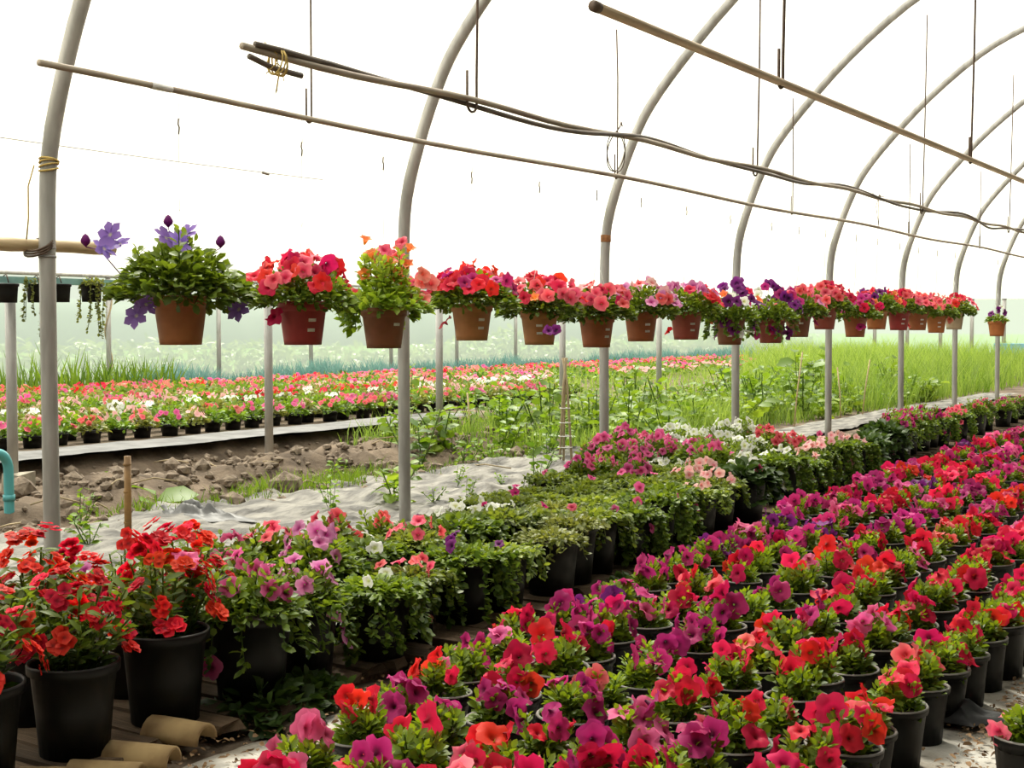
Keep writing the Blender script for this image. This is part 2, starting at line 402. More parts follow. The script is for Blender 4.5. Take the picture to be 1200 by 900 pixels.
def vnoise(x, y, seed=0):
    xi, yi = np.floor(x).astype(int), np.floor(y).astype(int); fx, fy = x - xi, y - yi
    def h(a, b):
        q = (a * 374761393 + b * 668265263 + seed * 1442695041) & 0x7fffffff
        q = ((q ^ (q >> 13)) * 1274126177) & 0x7fffffff
        return (q & 0xffff) / 65535.0
    fx, fy = fx * fx * (3 - 2 * fx), fy * fy * (3 - 2 * fy)
    return (h(xi, yi) * (1 - fx) + h(xi + 1, yi) * fx) * (1 - fy) + (h(xi, yi + 1) * (1 - fx) + h(xi + 1, yi + 1) * fx) * fy
def fbm(x, y, seed=0, o=4):
    s, a = 0, 0.5
    for k in range(o):
        s = s + a * (vnoise(x * 2 ** k, y * 2 ** k, seed + k) - 0.5); a *= 0.5
    return s
def grid_mesh(name, X, Y, Z, mat, keep=None):
    """X, Y, Z: 2-D arrays"""
    h, w = X.shape
    V = np.stack([X, Y, Z], -1).reshape(-1, 3)
    i = np.arange(h * w).reshape(h, w)
    F = np.stack([i[:-1, :-1], i[:-1, 1:], i[1:, 1:], i[1:, :-1]], -1).reshape(-1, 4)
    mb = MB()
    mb.addmany(V, [F], np.full(len(V), .5))
    return mb.mesh(name, mat)

# ------------------------------------------------------------------ the setting
XR1, XR2, XR3 = -5.337, -8.646, -19.2          # the rows of posts
YEND = 50.0
def edge(y):                                    # front edge of the planks under the left bed
    return -3.06 - np.clip(np.asarray(y, float) - 5.0, 0, 9) * 0.068
def ground_z(x, y):
    z = 0.03 * fbm(x * 0.9, y * 0.9, 3)
    f = np.clip((x + 9.7) / 0.3, 0, 1) * np.clip((-6.7 - x) / 0.4, 0, 1) * np.clip((15 - y) / 2, 0, 1)   # dug furrows
    z = z + f * (0.09 * np.cos((x + 8.2) * 4.2) + 0.26 * fbm(x * 3.1, y * 3.1, 11) + 0.14 * fbm(x * 9, y * 9, 5) - .13 * np.exp(-((x + 9.45) / .14) ** 2))
    b = np.clip((-9.62 - x) / 0.12, 0, 1) * np.clip((x + 17.6) / 0.3, 0, 1)                              # raised bed behind
    z = z + b * 0.12
    p = np.clip((x + 6.7) / .3, 0, 1)
    return z * (1 - 0.6 * p) - 0.012 * p
gx = np.arange(-20.0, 5.01, 0.09); gy = np.arange(-4.0, 50.1, 0.14)
GX, GY = np.meshgrid(gx, gy)
floor = link('floor', grid_mesh('floor', GX, GY, ground_z(GX, GY), MT['soil']), kind='structure')
mb = MB(); mb.add([[-160, -60, -0.25], [120, -60, -0.25], [120, 220, -0.25], [-160, 220, -0.25]], [[0, 1, 2, 3]])
link('ground_outside', mb.mesh('ground_outside', MT['field']), kind='structure')

ARCH = [(-5.33, -0.12), (-5.335, 0.6), (-5.337, 1.2), (-5.335, 1.75), (-5.31, 2.11), (-5.21, 2.45), (-5.07, 2.79), (-4.92, 3.05), (-4.64, 3.38), (-4.22, 3.8),
        (-3.68, 4.22), (-3.2, 4.46), (-2.5, 4.72), (-1.7, 4.88), (-0.9, 4.93)]
ARCH = ARCH + [(-1.8 - x, z) for x, z in ARCH[-2::-1]]
def smooth_curve(pts, k=4):
    P = np.array(pts, float); P = np.concatenate([[2 * P[0] - P[1]], P, [2 * P[-1] - P[-2]]]); out = []
    for i in range(1, len(P) - 2):
        for t in np.linspace(0, 1, k, endpoint=False):
            a, b, c, d = P[i - 1], P[i], P[i + 1], P[i + 2]
            out.append(0.5 * (2 * b + (c - a) * t + (2 * a - 5 * b + 4 * c - d) * t * t + (3 * b - 3 * c + d - a) * t ** 3))
    out.append(P[-2]); return np.array(out)
ARC_S = smooth_curve(ARCH, 3)
YA = [onx(X, 400, XR1)[1] for X in (57, 473, 708, 862, 971, 1056, 1119, 1169)]

# roof films
def film_strip(name, prof, y0, y1, mat, n=18):
    P = np.array(prof); Yv = np.linspace(y0, y1, n)
    X = np.repeat(P[:, 0][None], n, 0); Z = np.repeat(P[:, 1][None], n, 0); Y = np.repeat(Yv[:, None], len(P), 1)
    return link(name, grid_mesh(name, X, Y, Z, mat), kind='structure')
sel = [p for p in ARC_S if p[1] > 2.12]
cen = np.array([-0.9, 2.0])
prof1 = [np.array(p) + 0.062 * norm(np.array(p) - cen) for p in sel]
film_strip('roof_film', prof1, -5, YEND, MT['film'])
a2 = np.linspace(PI, 0, 26)
prof2 = [(-12.32 + 6.88 * math.cos(a), 2.16 + 2.9 * math.sin(a) ** 0.8) for a in a2]
film_strip('roof_film', prof2, -5, YEND, MT['film'])
net = film_strip('added_shade_net', [np.array(p) + 0.10 * norm(np.array(p) - cen) for p in ARC_S if p[0] > -1.6 and p[1] > 2.0] + [(3.74, 1.2), (3.74, 0.0)], -5.2, YEND, MT['net'])  # added out of view to cut light from the aisle side
net['kind'] = 'thing'; tag(net, 'added unseen dark cover over the aisle side of the roof, shading the foreground', 'added shade net')
film_strip('wall_left', [(XR3 - 0.08, 2.18), (XR3 - 0.09, 1.2), (XR3 - 0.08, -0.05)], -5, YEND, MT['wallfilm'])
film_strip('wall_right', [(3.62, 2.2), (3.64, 1.2), (3.62, -0.05)], -5, YEND, MT['wallfilm'])
mb = MB()
mb.add([[XR3, YEND, -.05], [3.6, YEND, -.05], [3.6, YEND, 2.2], [XR3, YEND, 2.2]], [[0, 1, 2, 3]])
link('wall_far', mb.mesh('wall_far', MT['wallfilm']), kind='structure')
mb = MB()
top = [(x, YEND, z) for x, z in prof1[::-1]]
mb.add(top, [list(range(len(top)))])
top = [(x, YEND, z) for x, z in prof2]
mb.add(top, [list(range(len(top)))])
link('wall_far_gable', mb.mesh('wall_far_gable', MT['film']), kind='structure')

mb = MB(); mb.add([[XR3, -5, -.05], [3.6, -5, -.05], [3.6, -5, 4.9], [XR3, -5, 4.9]], [[0, 1, 2, 3]])
link('added_shade_wall', mb.mesh('added_shade_wall', MT['net']), kind='structure')  # unseen dark wall added behind the camera to shade the pot fronts

# ------------------------------------------------------------------ arches and posts
names = ['nearest galvanised arch pipe with yellow twine tied round it', 'second galvanised arch, rising behind the pot with tall orange flowers',
         'third galvanised arch with a rusty band, behind the first coral pots', 'fourth galvanised arch, rising behind the purple hanging petunias',
         'fifth galvanised arch, standing in front of the tall grass', 'sixth galvanised arch, by the end of the white cloth',
         'seventh galvanised arch, second from the far end', 'farthest galvanised arch in view, at the last hanging pot']
mb = MB()
tube(mb, [(x, 0, z) for x, z in ARC_S], 0.039, 12)
arch_me = mb.mesh('arch_pipe', MT['steel'])
arches = []
for y, lab in zip(YA, names):
    a = empty('greenhouse_arch', (0, y, 0), lab, 'arch', 'arch pipes of the tunnel')
    link('pipe', arch_me, a)
    arches.append(a)
# twine and marks on the nearest arch
def arch_x(z):
    A = np.array([p for p in ARC_S if p[0] < -3]); return float(np.interp(z, A[:, 1], A[:, 0]))
mb = MB()
for k in range(4):
    z0 = 2.03 + k * 0.016 + rng.uniform(-.006, .006); xx = arch_x(z0)
    t = np.linspace(0, 2 * PI, 17)
    tube(mb, np.stack([xx + .044 * np.cos(t), .044 * np.sin(t), z0 + .01 * np.sin(t + k)], 1), .0045, 5)
tube(mb, [(-5.36, -.05, 2.05), (-5.38, -.07, 1.95), (-5.375, -.075, 1.8), (-5.385, -.08, 1.7)], .004, 5)
link('twine', mb.mesh('twine', MT['twine']), arches[0])
mb = MB(); ring_lathe(mb, [(.0395, -.006), (.042, -.004), (.042, .004), (.0395, .006)], 14, c=(arch_x(1.62), 0, 1.62))
ring_lathe(mb, [(.0395, -.004), (.0412, -.002), (.0412, .002), (.0395, .004)], 14, c=(arch_x(1.66), 0, 1.66))
link('joint_ring', mb.mesh('joint_ring', MT['steel_dark']), arches[0])
mb = MB(); ring_lathe(mb, [(.0395, -.03), (.0425, -.026), (.0425, .026), (.0395, .03)], 14, c=(arch_x(2.0), 0, 2.0))
link('rust_band', mb.mesh('rust_band', MT['rust']), arches[2])
def post(name, x, y, h, r, lab, cat, grp, mat, foot=False):
    e = empty(name, (x, y, 0), lab, cat, grp)
    mb = MB(); tube(mb, [(0, 0, -.15), (0, 0, h * .5), (0, 0, h)], r, 12)
    link('pipe', mb.mesh('post_pipe', mat), e)
    mb = MB(); ring_lathe(mb, [(r * 1.01, h - .03), (r * 1.2, h - .028), (r * 1.2, h), (0.001, h + .004)], 12)
    link('cap', mb.mesh('post_cap', MT['steel_dark']), e)
    if foot:
        mb = MB(); box(mb, (0.03, 0.02, .08), (.17, .19, .2), 0, .2, .012)
        link('footing', mb.mesh('footing', MT['concrete']), e)
    return e
plab = ['grey post on a concrete footing, behind the nearest arch', 'grey post rising from the furrows behind the red hanging pot', 'grey post standing left of the first coral bedding row',
        'grey post behind the tan pot, beside the cane tripod', 'grey post behind the lilac hanging pots', 'grey post standing at the edge of the green weeds', 'grey post farthest along the weeds']
for i, X in enumerate((14, 315, 515, 659, 772)):
    post('gutter_post', XR2, onx(X, 480, XR2)[1], 1.6, .04, plab[i], 'post', 'grey posts of the second row', MT['steel_dark' if i == 9 else 'steel'], i == 0)
wl_ = ['side post wrapped in dry vine at the film wall', 'thin side post under the terracotta pot at the film wall', 'thin side post at the film wall, below the red pot',
       'thin side post at the film wall, left of the second arch', 'thin side post at the film wall, below the brown-orange pot', 'thin side post at the film wall, below the tan pot']
for i, X in enumerate((125, 254, 362, 456, 533, 602)):
    e = post('side_post', XR3 + .06, onx(X, 430, XR3)[1], 2.15, .045, wl_[i], 'post', 'thin posts along the side wall film', MT['steel'])
    if i == 0:
        mb = MB(); t = np.linspace(0, 9, 40)
        tube(mb, np.stack([.06 * np.cos(t), .06 * np.sin(t), .5 + t * .17], 1), .014, 5)
        link('dry_vine', mb.mesh('dry_vine', MT['twig']), e)
# wall rail on the far film and more posts along the end wall
mb = MB(); tube(mb, [(XR3 + .02, 0, 2.16), (XR3 + .02, YEND, 2.16)], .035, 8)
tag(link('side_wall_rail', mb.mesh('side_wall_rail', MT['steel'])), 'long grey rail along the top of the film side wall', 'rail')
for i, x in enumerate((-11.0, -12.1, -13.2, -14.4, -15.6)):
    tag(post('end_wall_post', x, YEND - .12, 2.2, .07, None, None, None, MT['steel']), f'pale post against the far end wall, {nth(i + 1)} from the right', 'post', 'pale posts along the far end wall')
mb = MB(); box(mb, (0, 0, .35), (1.6, .5, .7), 0); ring_lathe(mb, [(.05, .7), (.05, .78)], 8, c=(.4, 0, 0))
tag(link('water_tank', mb.mesh('water_tank', MT['blue']), loc=(-9.6, YEND - 4, -.02)), 'faded blue tank at the far end of the tunnel', 'tank')

# ------------------------------------------------------------------ rails overhead
def pipe_thing(name, pts, r, mat, lab, cat, sub=1):
    mb = MB(); tube(mb, pts, r, 10); o = link(name, mb.mesh(name, mat)); return tag(o, lab, cat)
ZA = 2.36
def zA(y): return ZA - .012 + .012 * math.cos((y - 3.7) * 1.2)
Ay = np.linspace(3.7, 26, 70)
railA = empty('hanging_rail', (0, 0, 0), 'long thin weathered rail above the row of hanging pots', 'rail')
mb = MB(); tube(mb, [(-4.6, y, zA(y)) for y in Ay], .0145, 10); link('pipe', mb.mesh('railA', MT['rail']), railA)
mb = MB(); tube(mb, [(-4.6, y, zA(y)) for y in (4.3, 4.36, 4.42)], .0168, 10); link('sleeve', mb.mesh('sleeve', MT['sticker']), railA)
By = np.linspace(3.87, 24, 90)
def sagB(y): return 2.36 + .006 * (y - 4) - .02 * math.sin((y - 5.4) * 1.7) ** 2
railB = empty('hanging_rail', (0, 0, 0), 'weathered overhead rail with a brown hose twisted round it', 'rail')
mb = MB(); tube(mb, [(-3.65, y, sagB(y)) for y in By], .0145, 10); link('pipe', mb.mesh('railB', MT['rail']), railB)
mb = MB()
tube(mb, [(-3.65 + .034 * math.sin(y * 2.2) * min(1, (y - 3.9) * 3 + .4), y, sagB(y) - .034 * math.cos(y * 1.9 + 1.2) * (1 if y > 4.3 else .9) - .006) for y in np.linspace(3.93, 24, 130)], .0125, 8)
o = link('twisted_hose', mb.mesh('twisted_hose', MT['hose'])); tag(o, 'brown irrigation hose twisted along the middle overhead rail', 'hose')
mb = MB()
tube(mb, [(-3.64, 3.9, 2.318), (-3.66, 4.05, 2.30), (-3.64, 4.2, 2.29)], .012, 8)
link('pipe_stub', mb.mesh('pipe_stub', MT['hose']), railB)
mb = MB()
for k in range(5):
    yy = 4.055 + k * .009; t = np.linspace(0, 2 * PI, 15)
    tube(mb, np.stack([-3.65 + .038 * np.cos(t), yy + .012 * np.sin(t + k), 2.325 + .052 * np.sin(t)], 1), .0035, 5)
for k in range(7):
    p = np.array([-3.65, 4.07, 2.32]); d = np.array([random.uniform(-.3, .3), random.uniform(-1, 1), random.choice((-1, -.7, .8))])
    d = norm(d) * random.uniform(.06, .12)
    tube(mb, [p, p + d * .5 + np.array([.01, 0, .01]), p + d], .0022, 5)
link('twine', mb.mesh('rail_twine', MT['twine']), railB)
Cy = np.linspace(4.27, 20, 40)
railC = empty('hanging_rail', (0, 0, 0), 'thick pale-brown overhead rail nearest the flower aisle', 'rail')
mb = MB(); tube(mb, [(-2.35, y, 2.42) for y in Cy], .0185, 12); link('pipe', mb.mesh('railC', MT['rail_light']), railC)
mb = MB(); tube(mb, [(-2.35, 4.262, 2.42), (-2.35, 4.30, 2.42)], .0205, 12); link('pipe_end', mb.mesh('pipe_end', MT['rod']), railC)
def roof_z(x):
    A = np.array(ARC_S); i = np.argsort(A[:, 0]); return float(np.interp(x, A[i, 0], A[i, 1]))
def hanger(x, y, zr, rr, r, lab, lean=0.0):
    """rod from the roof, hooked under a rail, with a short turned-up end"""
    e = empty('hanger_rod', (x, y, zr), lab, 'hook', 'rods hooked under the rails')
    g = rr + r
    t = np.linspace(0, -PI, 9)
    top = roof_z(x) - zr - .03
    pts = [(lean, 0, top), (lean * .3, g, .7), (0, g, .12)] + [(0, g * math.cos(a) , g * math.sin(a)) for a in t] + [(0, -g, .05), (0, -g, .15)]
    mb = MB(); tube(mb, pts, r, 7)
    link('rod', mb.mesh('hanger_rod', MT['rod']), e)
    return e
hl = [(0, 362, 135, 'rusty rod hooking the thin rail, above the red hanging pot'), (0, 722, 210, 'thin rod hooking the thin rail inside the wire hoop'),
      (0, 928, 245, 'thin rod hooking the thin rail past the fourth arch'), (0, 1065, 268, 'thin rod hooking the thin rail near the sixth arch'), (0, 1148, 286, 'thin rod hooking the thin rail near its far end'),
      (1, 553, 115, 'thick rod hooking the hose-wrapped rail near its free end'), (1, 885, 193, 'rod hooking the hose-wrapped rail by the fourth arch'), (1, 1080, 238, 'rod hooking the hose-wrapped rail by the sixth arch'),
      (1, 1182, 262, 'farthest rod hooking the hose-wrapped rail'),
      (2, 915, 98, 'thick rod with upturned end hooking the pale rail'), (2, 1137, 188, 'leaning rusty rod hooking the far stretch of the pale rail')]
for k, X, Y, lab in hl:
    x = (-4.6, -3.65, -2.35)[k]; p = onx(X, Y, x)
    zr = zA(p[1]) if k == 0 else (sagB(p[1]) - .02 if k == 1 else 2.42)
    hanger(x, p[1], zr, (.0145, .034, .0185)[k], (.0055, .0065, .0075)[k], lab, lean=(0.0, 0.03, 0.03)[k])
# wire hoop on the hose-wrapped rail
mb = MB(); y0 = onx(722, 160, -3.65)[1]; t = np.linspace(0, 2 * PI, 33)
for k, dr in enumerate((0, .006)):
    tube(mb, np.stack([-.0 + (.02 if k else 0) * np.cos(t), (.108 - dr) * np.sin(t), -.118 + (.112 - dr) * np.cos(t)], 1), .0034, 6)
tube(mb, [(0, 0, -.006), (.01, .03, .03), (.0, .06, .06), (0, .075, .035)], .004, 6)
tag(link('wire_hoop', mb.mesh('wire_hoop', MT['rod']), loc=(-3.65, y0, sagB(y0) + .02)), 'round coil of wire hanging on the hose-wrapped rail by the third arch', 'wire')
mb = MB(); p = onx(1030, 262, -4.6)
tube(mb, [(0, 0, .012), (.0, -.11, .22), (.0, -.02, .33)], .004, 5); tube(mb, [(0, .0, .012), (0, -.03, .33)], .004, 5)
for k in range(6): tube(mb, [(0, -.02, .33), (random.uniform(-.08, .08), random.uniform(-.12, .1), .33 + random.uniform(-.02, .06))], .004, 5)
tag(link('wire_tie', mb.mesh('wire_tie', MT['rod']), loc=(-4.6, p[1], zA(p[1]))), 'twisted wire tie standing on the thin rail beyond the fifth arch', 'wire')
# faint wire along the gutter line, cross ties between arches
mb = MB(); tube(mb, [(-5.385, y, 2.17 + .01 * math.sin(y)) for y in np.linspace(3.0, 6.4, 12)], .0022, 5); tube(mb, [(-5.385, 5.87, 2.165), (-5.385, 5.92, 2.16)], .008, 6)
tag(link('guide_wire', mb.mesh('guide_wire', MT['wire'])), 'faint thin wire strung past the nearest arch', 'wire')
for y, z, lab in ((YA[4], 4.72, 'thin cross tie high between the sides of the fifth arch'), (YA[5], 4.61, 'thin cross tie high between the sides of the sixth arch')):
    xa = max(p[0] for p in ARC_S if p[1] < z and p[0] < -.9)
    mb = MB(); tube(mb, [(xa - .12, 0, 0), (-.9, 0, .0), (-1.8 - xa + .12, 0, 0)], .018, 8)
    for q in (0.6, 1.6): tube(mb, [(xa + q, 0, .12), (xa + q, 0, -.06)], .008, 6)
    tag(link('cross_tie_rail', mb.mesh('cross_tie_rail', MT['rail_light']), loc=(0, y, z)), lab, 'rail')
# bamboo pole and teal rail at the left
pb = onx(0, 297, XR1 - .1); 
mb = MB()
pts = [(XR1 - .085, y, 1.675 + .006 * math.sin(y * 3)) for y in np.linspace(3.2, 4.80, 14)]
tube(mb, pts, [.03 + (.004 if i % 4 == 0 else 0) for i in range(14)], 12)
bp = link('bamboo_rail', mb.mesh('bamboo_rail', MT['bamboo'])); tag(bp, 'thick pale bamboo pole lashed behind the nearest arch', 'pole')
mb = MB()
for k in range(3):
    t = np.linspace(0, 2 * PI, 15); tube(mb, np.stack([XR1 - .04 + .085 * np.cos(t), YA[0] - .02 + .05 * np.sin(t) * .9 , 1.655 + .012 * k + .035 * np.sin(t)], 1), .006, 5)
link('lashing', mb.mesh('lashing', MT['rod']), bp)
TY = (4.0, 13.0)
mb = MB(); box(mb, (XR2 + .06, (TY[0] + TY[1]) / 2, 1.63), (.035, TY[1] - TY[0], .05))
tag(link('teal_rail', mb.mesh('teal_rail', MT['greenrail'])), 'teal painted rail carrying small black hanging pots', 'rail')

# ------------------------------------------------------------------ flower meshes
def petunia_mesh(mat, seed, seg=20, ruffle=0.13):
    r0 = np.random.default_rng(seed)
    a = np.linspace(0, 2 * PI, seg, endpoint=False)
    ph = r0.uniform(0, 2 * PI, 4)
    lobe = .20 * np.abs(np.cos(2.5 * a)) ** .6 - .12 + .10 * np.cos(a + ph[3]) + .03 * r0.normal(0, 1, seg)
    rings = [(0.07 + 0 * a, -0.55 + 0 * a, 0.0), (0.17 + 0 * a, -0.20 + 0 * a, 0.12), (0.62 + lobe * .5, -0.02 + 0.05 * np.sin(5 * a + ph[0]), 0.6),
             (0.98 + lobe, -0.06 + ruffle * np.sin(5 * a + ph[1]) + ruffle * 1.2 * np.sin(2 * a + ph[2]) + ruffle * .7 * np.sin(9 * a + ph[0]) - .1 * r0.random(seg), 1.0)]
    V, A = [], []
    for r, z, v in rings:
        V.append(np.stack([r * np.cos(a), r * np.sin(a), z], 1)); A += [v] * seg
    f = []
    for k in range(3):
        for i in range(seg):
            j = (i + 1) % seg; f.append([k * seg + i, k * seg + j, (k + 1) * seg + j, (k + 1) * seg + i])
    mb = MB(); mb.add(np.concatenate(V), f, A); return mb.mesh('petunia_flower', mat)
def petals(mb, n, R, Wd, elev, z0=0, rot=0, c=(0, 0, 0), cup=0.2, mi=0, axis=None):
    a = np.arange(n) * 2 * PI / n + rot
    P = np.zeros((n, 3)) + np.array(c); P[:, 2] += z0
    D = np.stack([np.cos(a) * math.cos(elev), np.sin(a) * math.cos(elev), np.full(n, math.sin(elev))], 1)
    n0 = len(mb.V)
    leaves(mb, P, D, np.full(n, R), np.full(n, Wd), cup, .1, mi=mi, wide=.42, roll=.15)
    mb.A[n0] = np.tile([0, .35, .75, 1, .5, .5, .9, .9], n)
def cluster_mesh(mat, seed):
    """rounded head of many small frilled petals"""
    global rng
    keep = rng; rng = np.random.default_rng(seed)
    mb = MB()
    for k in range(7):
        d = norm(rng.normal(0, 1, 3) + np.array([0, 0, .7])); c = d * np.array([.55, .55, .35])
        petals(mb, 5, .5, .42, rng.uniform(-.1, .5), 0, rng.uniform(0, 6), c)
    rng = keep
    return mb.mesh('flower_head', mat)
def star_mesh(mat, seed, n=6):
    mb = MB(); petals(mb, n, 1.0, .55, .15, 0, seed); return mb.mesh('star_flower', mat)
def bell_mesh(mat, seed):
    mb = MB(); a = np.linspace(0, 2 * PI, 10, endpoint=False); V = []; A = []
    for r, z, v in [(.12, -.9, 0), (.3, -.45, .4), (.42, -.05, .7), (.85, .12, 1)]:
        rr = r * (1 + (.2 * np.cos(5 * a) if r > .5 else 0)); V.append(np.stack([rr * np.cos(a), rr * np.sin(a), np.full(10, z)], 1)); A += [v] * 10
    f = [[k * 10 + i, k * 10 + (i + 1) % 10, (k + 1) * 10 + (i + 1) % 10, (k + 1) * 10 + i] for k in range(3) for i in range(10)]
    mb.add(np.concatenate(V), f, A); return mb.mesh('bell_flower', mat)
FL = {}
for c in PT:
    FL[c] = [petunia_mesh(PT[c], 10 + i) for i in range(5)]
FL['scarlet'] = [cluster_mesh(PT['scarlet'], 20 + i) for i in range(3)]
FL['striped'] = [star_mesh(PT['striped'], i, 6) for i in range(2)]
FL['violet'] = [star_mesh(PT['violet'], i, 6) for i in range(2)]
FL['orange'] = [bell_mesh(PT['orange'], 1)]
def quat_z(n, spin=0.0):
    q = Vector((0, 0, 1)).rotation_difference(Vector(n).normalized()); return q @ Quaternion((0, 0, 1), spin)
def bloom_arrays(c):
    me = FL[c][0]; V = np.empty(len(me.vertices) * 3); me.vertices.foreach_get('co', V); V = V.reshape(-1, 3)
    A = np.empty(len(me.vertices)); me.attributes['v'].data.foreach_get('value', A)
    return V, [np.array(p.vertices) for p in me.polygons], A
BLA = {c: bloom_arrays(c) for c in FL}
SIMPLE = None
def add_bloom(mb, c, pos, n, size, mi=0, simple=False):
    if simple:
        a = np.arange(5) * 2 * PI / 5 + random.random() * 6
        V = np.concatenate([[[0, 0, -.15]], np.stack([np.cos(a), np.sin(a), np.random.default_rng(int(random.random() * 1e6)).uniform(-.25, .15, 5)], 1)])
        F = [[0, 1 + i, 1 + (i + 1) % 5] for i in range(5)]; A = np.array([.3] + [1] * 5)
    else: V, F, A = BLA[c]
    q = np.array(quat_z(n, random.random() * 6).to_matrix())
    mb.add(V @ q.T * size + np.array(pos), F, A, mi)

# ------------------------------------------------------------------ plant foliage
def mound(mb, R, Hh, n, L, Wd, z0=0.0, mi=0, out=0.6, curl=.5, lowv=True, c=(0, 0)):
    th = rng.uniform(0, 2 * PI, n); rr = np.sqrt(rng.uniform(0, 1, n)); u = rng.uniform(0.25, 1, n)
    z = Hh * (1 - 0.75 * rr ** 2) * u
    P = np.stack([R * rr * np.cos(th) * .9 + c[0], R * rr * np.sin(th) * .9 + c[1], z0 + z * .85], 1)
    D = np.stack([np.cos(th) * (out * (.35 + rr)), np.sin(th) * (out * (.35 + rr)), .75 - .55 * rr + 0 * th], 1) + rng.normal(0, .35, (n, 3))
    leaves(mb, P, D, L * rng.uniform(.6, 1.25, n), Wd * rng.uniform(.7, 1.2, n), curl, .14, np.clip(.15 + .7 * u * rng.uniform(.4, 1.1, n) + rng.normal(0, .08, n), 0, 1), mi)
def tufts(mb, spots, n, L, Wd, z0, mi=0):
    """rosettes of upright young leaves at the shoot tips"""
    for (x, y, h) in spots:
        k = np.arange(n); th = k * 2.4 + rng.uniform(0, 6); u = k / n
        P = np.stack([x + .008 * np.cos(th), y + .008 * np.sin(th), z0 + h * (.45 + .5 * u)], 1)
        el = .25 + u * .9
        D = np.stack([np.cos(th) * np.cos(el), np.sin(th) * np.cos(el), np.sin(el)], 1) + rng.normal(0, .12, (n, 3))
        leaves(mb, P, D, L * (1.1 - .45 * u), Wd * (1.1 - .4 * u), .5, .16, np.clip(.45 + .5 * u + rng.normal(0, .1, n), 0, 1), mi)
        tube(mb, [(x * .5, y * .5, z0), (x, y, z0 + h * .9)], .003, 4, mi, .2, False)
def trails(mb, k, r0, z0, drop, L, Wd, mi=0, dens=34, th0=None):
    for i in range(k):
        th = rng.uniform(0, 2 * PI) if th0 is None else rng.uniform(*th0)
        d = drop * rng.uniform(.5, 1.0); m = max(5, int(dens * d / .25)); t = np.linspace(0, 1, m)
        rad = r0 * (.85 + .45 * np.sqrt(t)) + .02 * rng.normal(); zz = z0 + .04 * np.sin(np.clip(t * 4, 0, PI)) - d * np.clip(t - .12, 0, 1) ** 1.1
        thv = th + .25 * np.sin(t * 3 + i) * rng.uniform(-1, 1)
        P = np.stack([rad * np.cos(thv), rad * np.sin(thv), zz], 1)
        tube(mb, P[::3], .0025, 4, mi, .2, False)
        D = np.stack([np.cos(thv) * .9, np.sin(thv) * .9, -.25 + 0 * t], 1) + rng.normal(0, .55, (m, 3))
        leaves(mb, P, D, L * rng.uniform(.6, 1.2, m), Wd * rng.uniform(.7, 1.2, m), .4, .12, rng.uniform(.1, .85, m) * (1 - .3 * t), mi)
def dome_points(n, R, Hh, z0, seed, spread=1.0, up=.6, trail=0.0, zjit=.02):
    """flower places on a mound: (pos, normal)"""
    r0 = np.random.default_rng(seed); out = []
    tries = 0
    while len(out) < n and tries < 400:
        tries += 1
        th = r0.uniform(0, 2 * PI); rr = math.sqrt(r0.uniform(0, 1)) * spread
        p = np.array([R * rr * math.cos(th), R * rr * math.sin(th), z0 + Hh * (1 - .7 * min(rr, 1.1) ** 2) + r0.uniform(-.3, 1) * zjit])
        if trail and r0.random() < trail:
            p = np.array([min(R * 1.15, .165) * math.cos(th), min(R * 1.15, .165) * math.sin(th), z0 - r0.uniform(.02, .16)])
        if any(np.linalg.norm(p - q[0]) < .038 for q in out) and tries < 250: continue
        nn = norm(np.array([math.cos(th) * (.25 + rr), math.sin(th) * (.25 + rr), up]) + r0.normal(0, .45, 3))
        out.append((p, nn))
    return out

# ------------------------------------------------------------------ pots
def pot_mesh(name, r, h, rb, mats, seg=22, lip=.008, lh=.022, thick=.004, bump_rim=True):
    mb = MB()
    prof = [(.001, 0.004), (rb * .9, 0.004), (rb, 0), (rb + (r - lip - rb) * .5, h * .5), (r - lip, h - lh), (r - .001, h - lh + .002), (r, h - .004), (r - .002, h), (r - thick - .003, h), (r - thick - .006, h - .006), (r - thick - .012, h - .045)]
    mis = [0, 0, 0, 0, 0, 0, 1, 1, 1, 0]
    ring_lathe(mb, prof, seg, mis=mis)
    return mb.mesh(name, mats)
def soil_mesh(r, z, mat):
    mb = MB(); disc(mb, r, z, 16, jit=.008); return mb.mesh('potting_soil', mat)
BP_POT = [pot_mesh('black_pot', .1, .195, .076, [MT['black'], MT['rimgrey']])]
BP_SOIL = soil_mesh(.092, .165, MT['peat'])
ROT = lambda: random.uniform(0, 2 * PI)

def add_flowers(root, spec, pts, size, ju=.2, name='flower'):
    for (p, n), c in zip(pts, spec):
        me = random.choice(FL[c])
        link(name, me, root, p, rot=quat_z(n, ROT()), scale=size * random.uniform(1 - ju, 1 + ju * .6))

# ---- foreground bed: small petunias in black pots
FG = []
for i in range(8):
    mb = MB()
    mound(mb, .078, .08, 130, .036, .02, .165, 0, .6)
    k = random.randint(5, 8)
    sp = [(0, 0, random.uniform(.08, .13))] + [(.05 * math.cos(a * 2 * PI / k + i) * random.uniform(.8, 1.2), 0.05 * math.sin(a * 2 * PI / k + i) * random.uniform(.8, 1.2), random.uniform(.07, .135)) for a in range(k)]
    tufts(mb, sp, 17, .038, .019, .165)
    FG.append(mb.mesh('petunia_foliage', LF['petunia']))
def stuff_blooms(spec, pts, size, simple=False):
    cs = sorted(set(spec)); mb = MB()
    for (p, n), c in zip(pts, spec): add_bloom(mb, c, p, n, size * random.uniform(.8, 1.15), cs.index(c), simple)
    return mb.mesh('blossoms', [PT[c] for c in cs])
FGB = {}
for c in ('crimson', 'red', 'magenta', 'pink', 'coral', 'purple'):
    FGB[c] = [stuff_blooms([c] * 6, dome_points(8, .1, .10, .20, 300 + i, 1.0), .041) for i in range(2)]
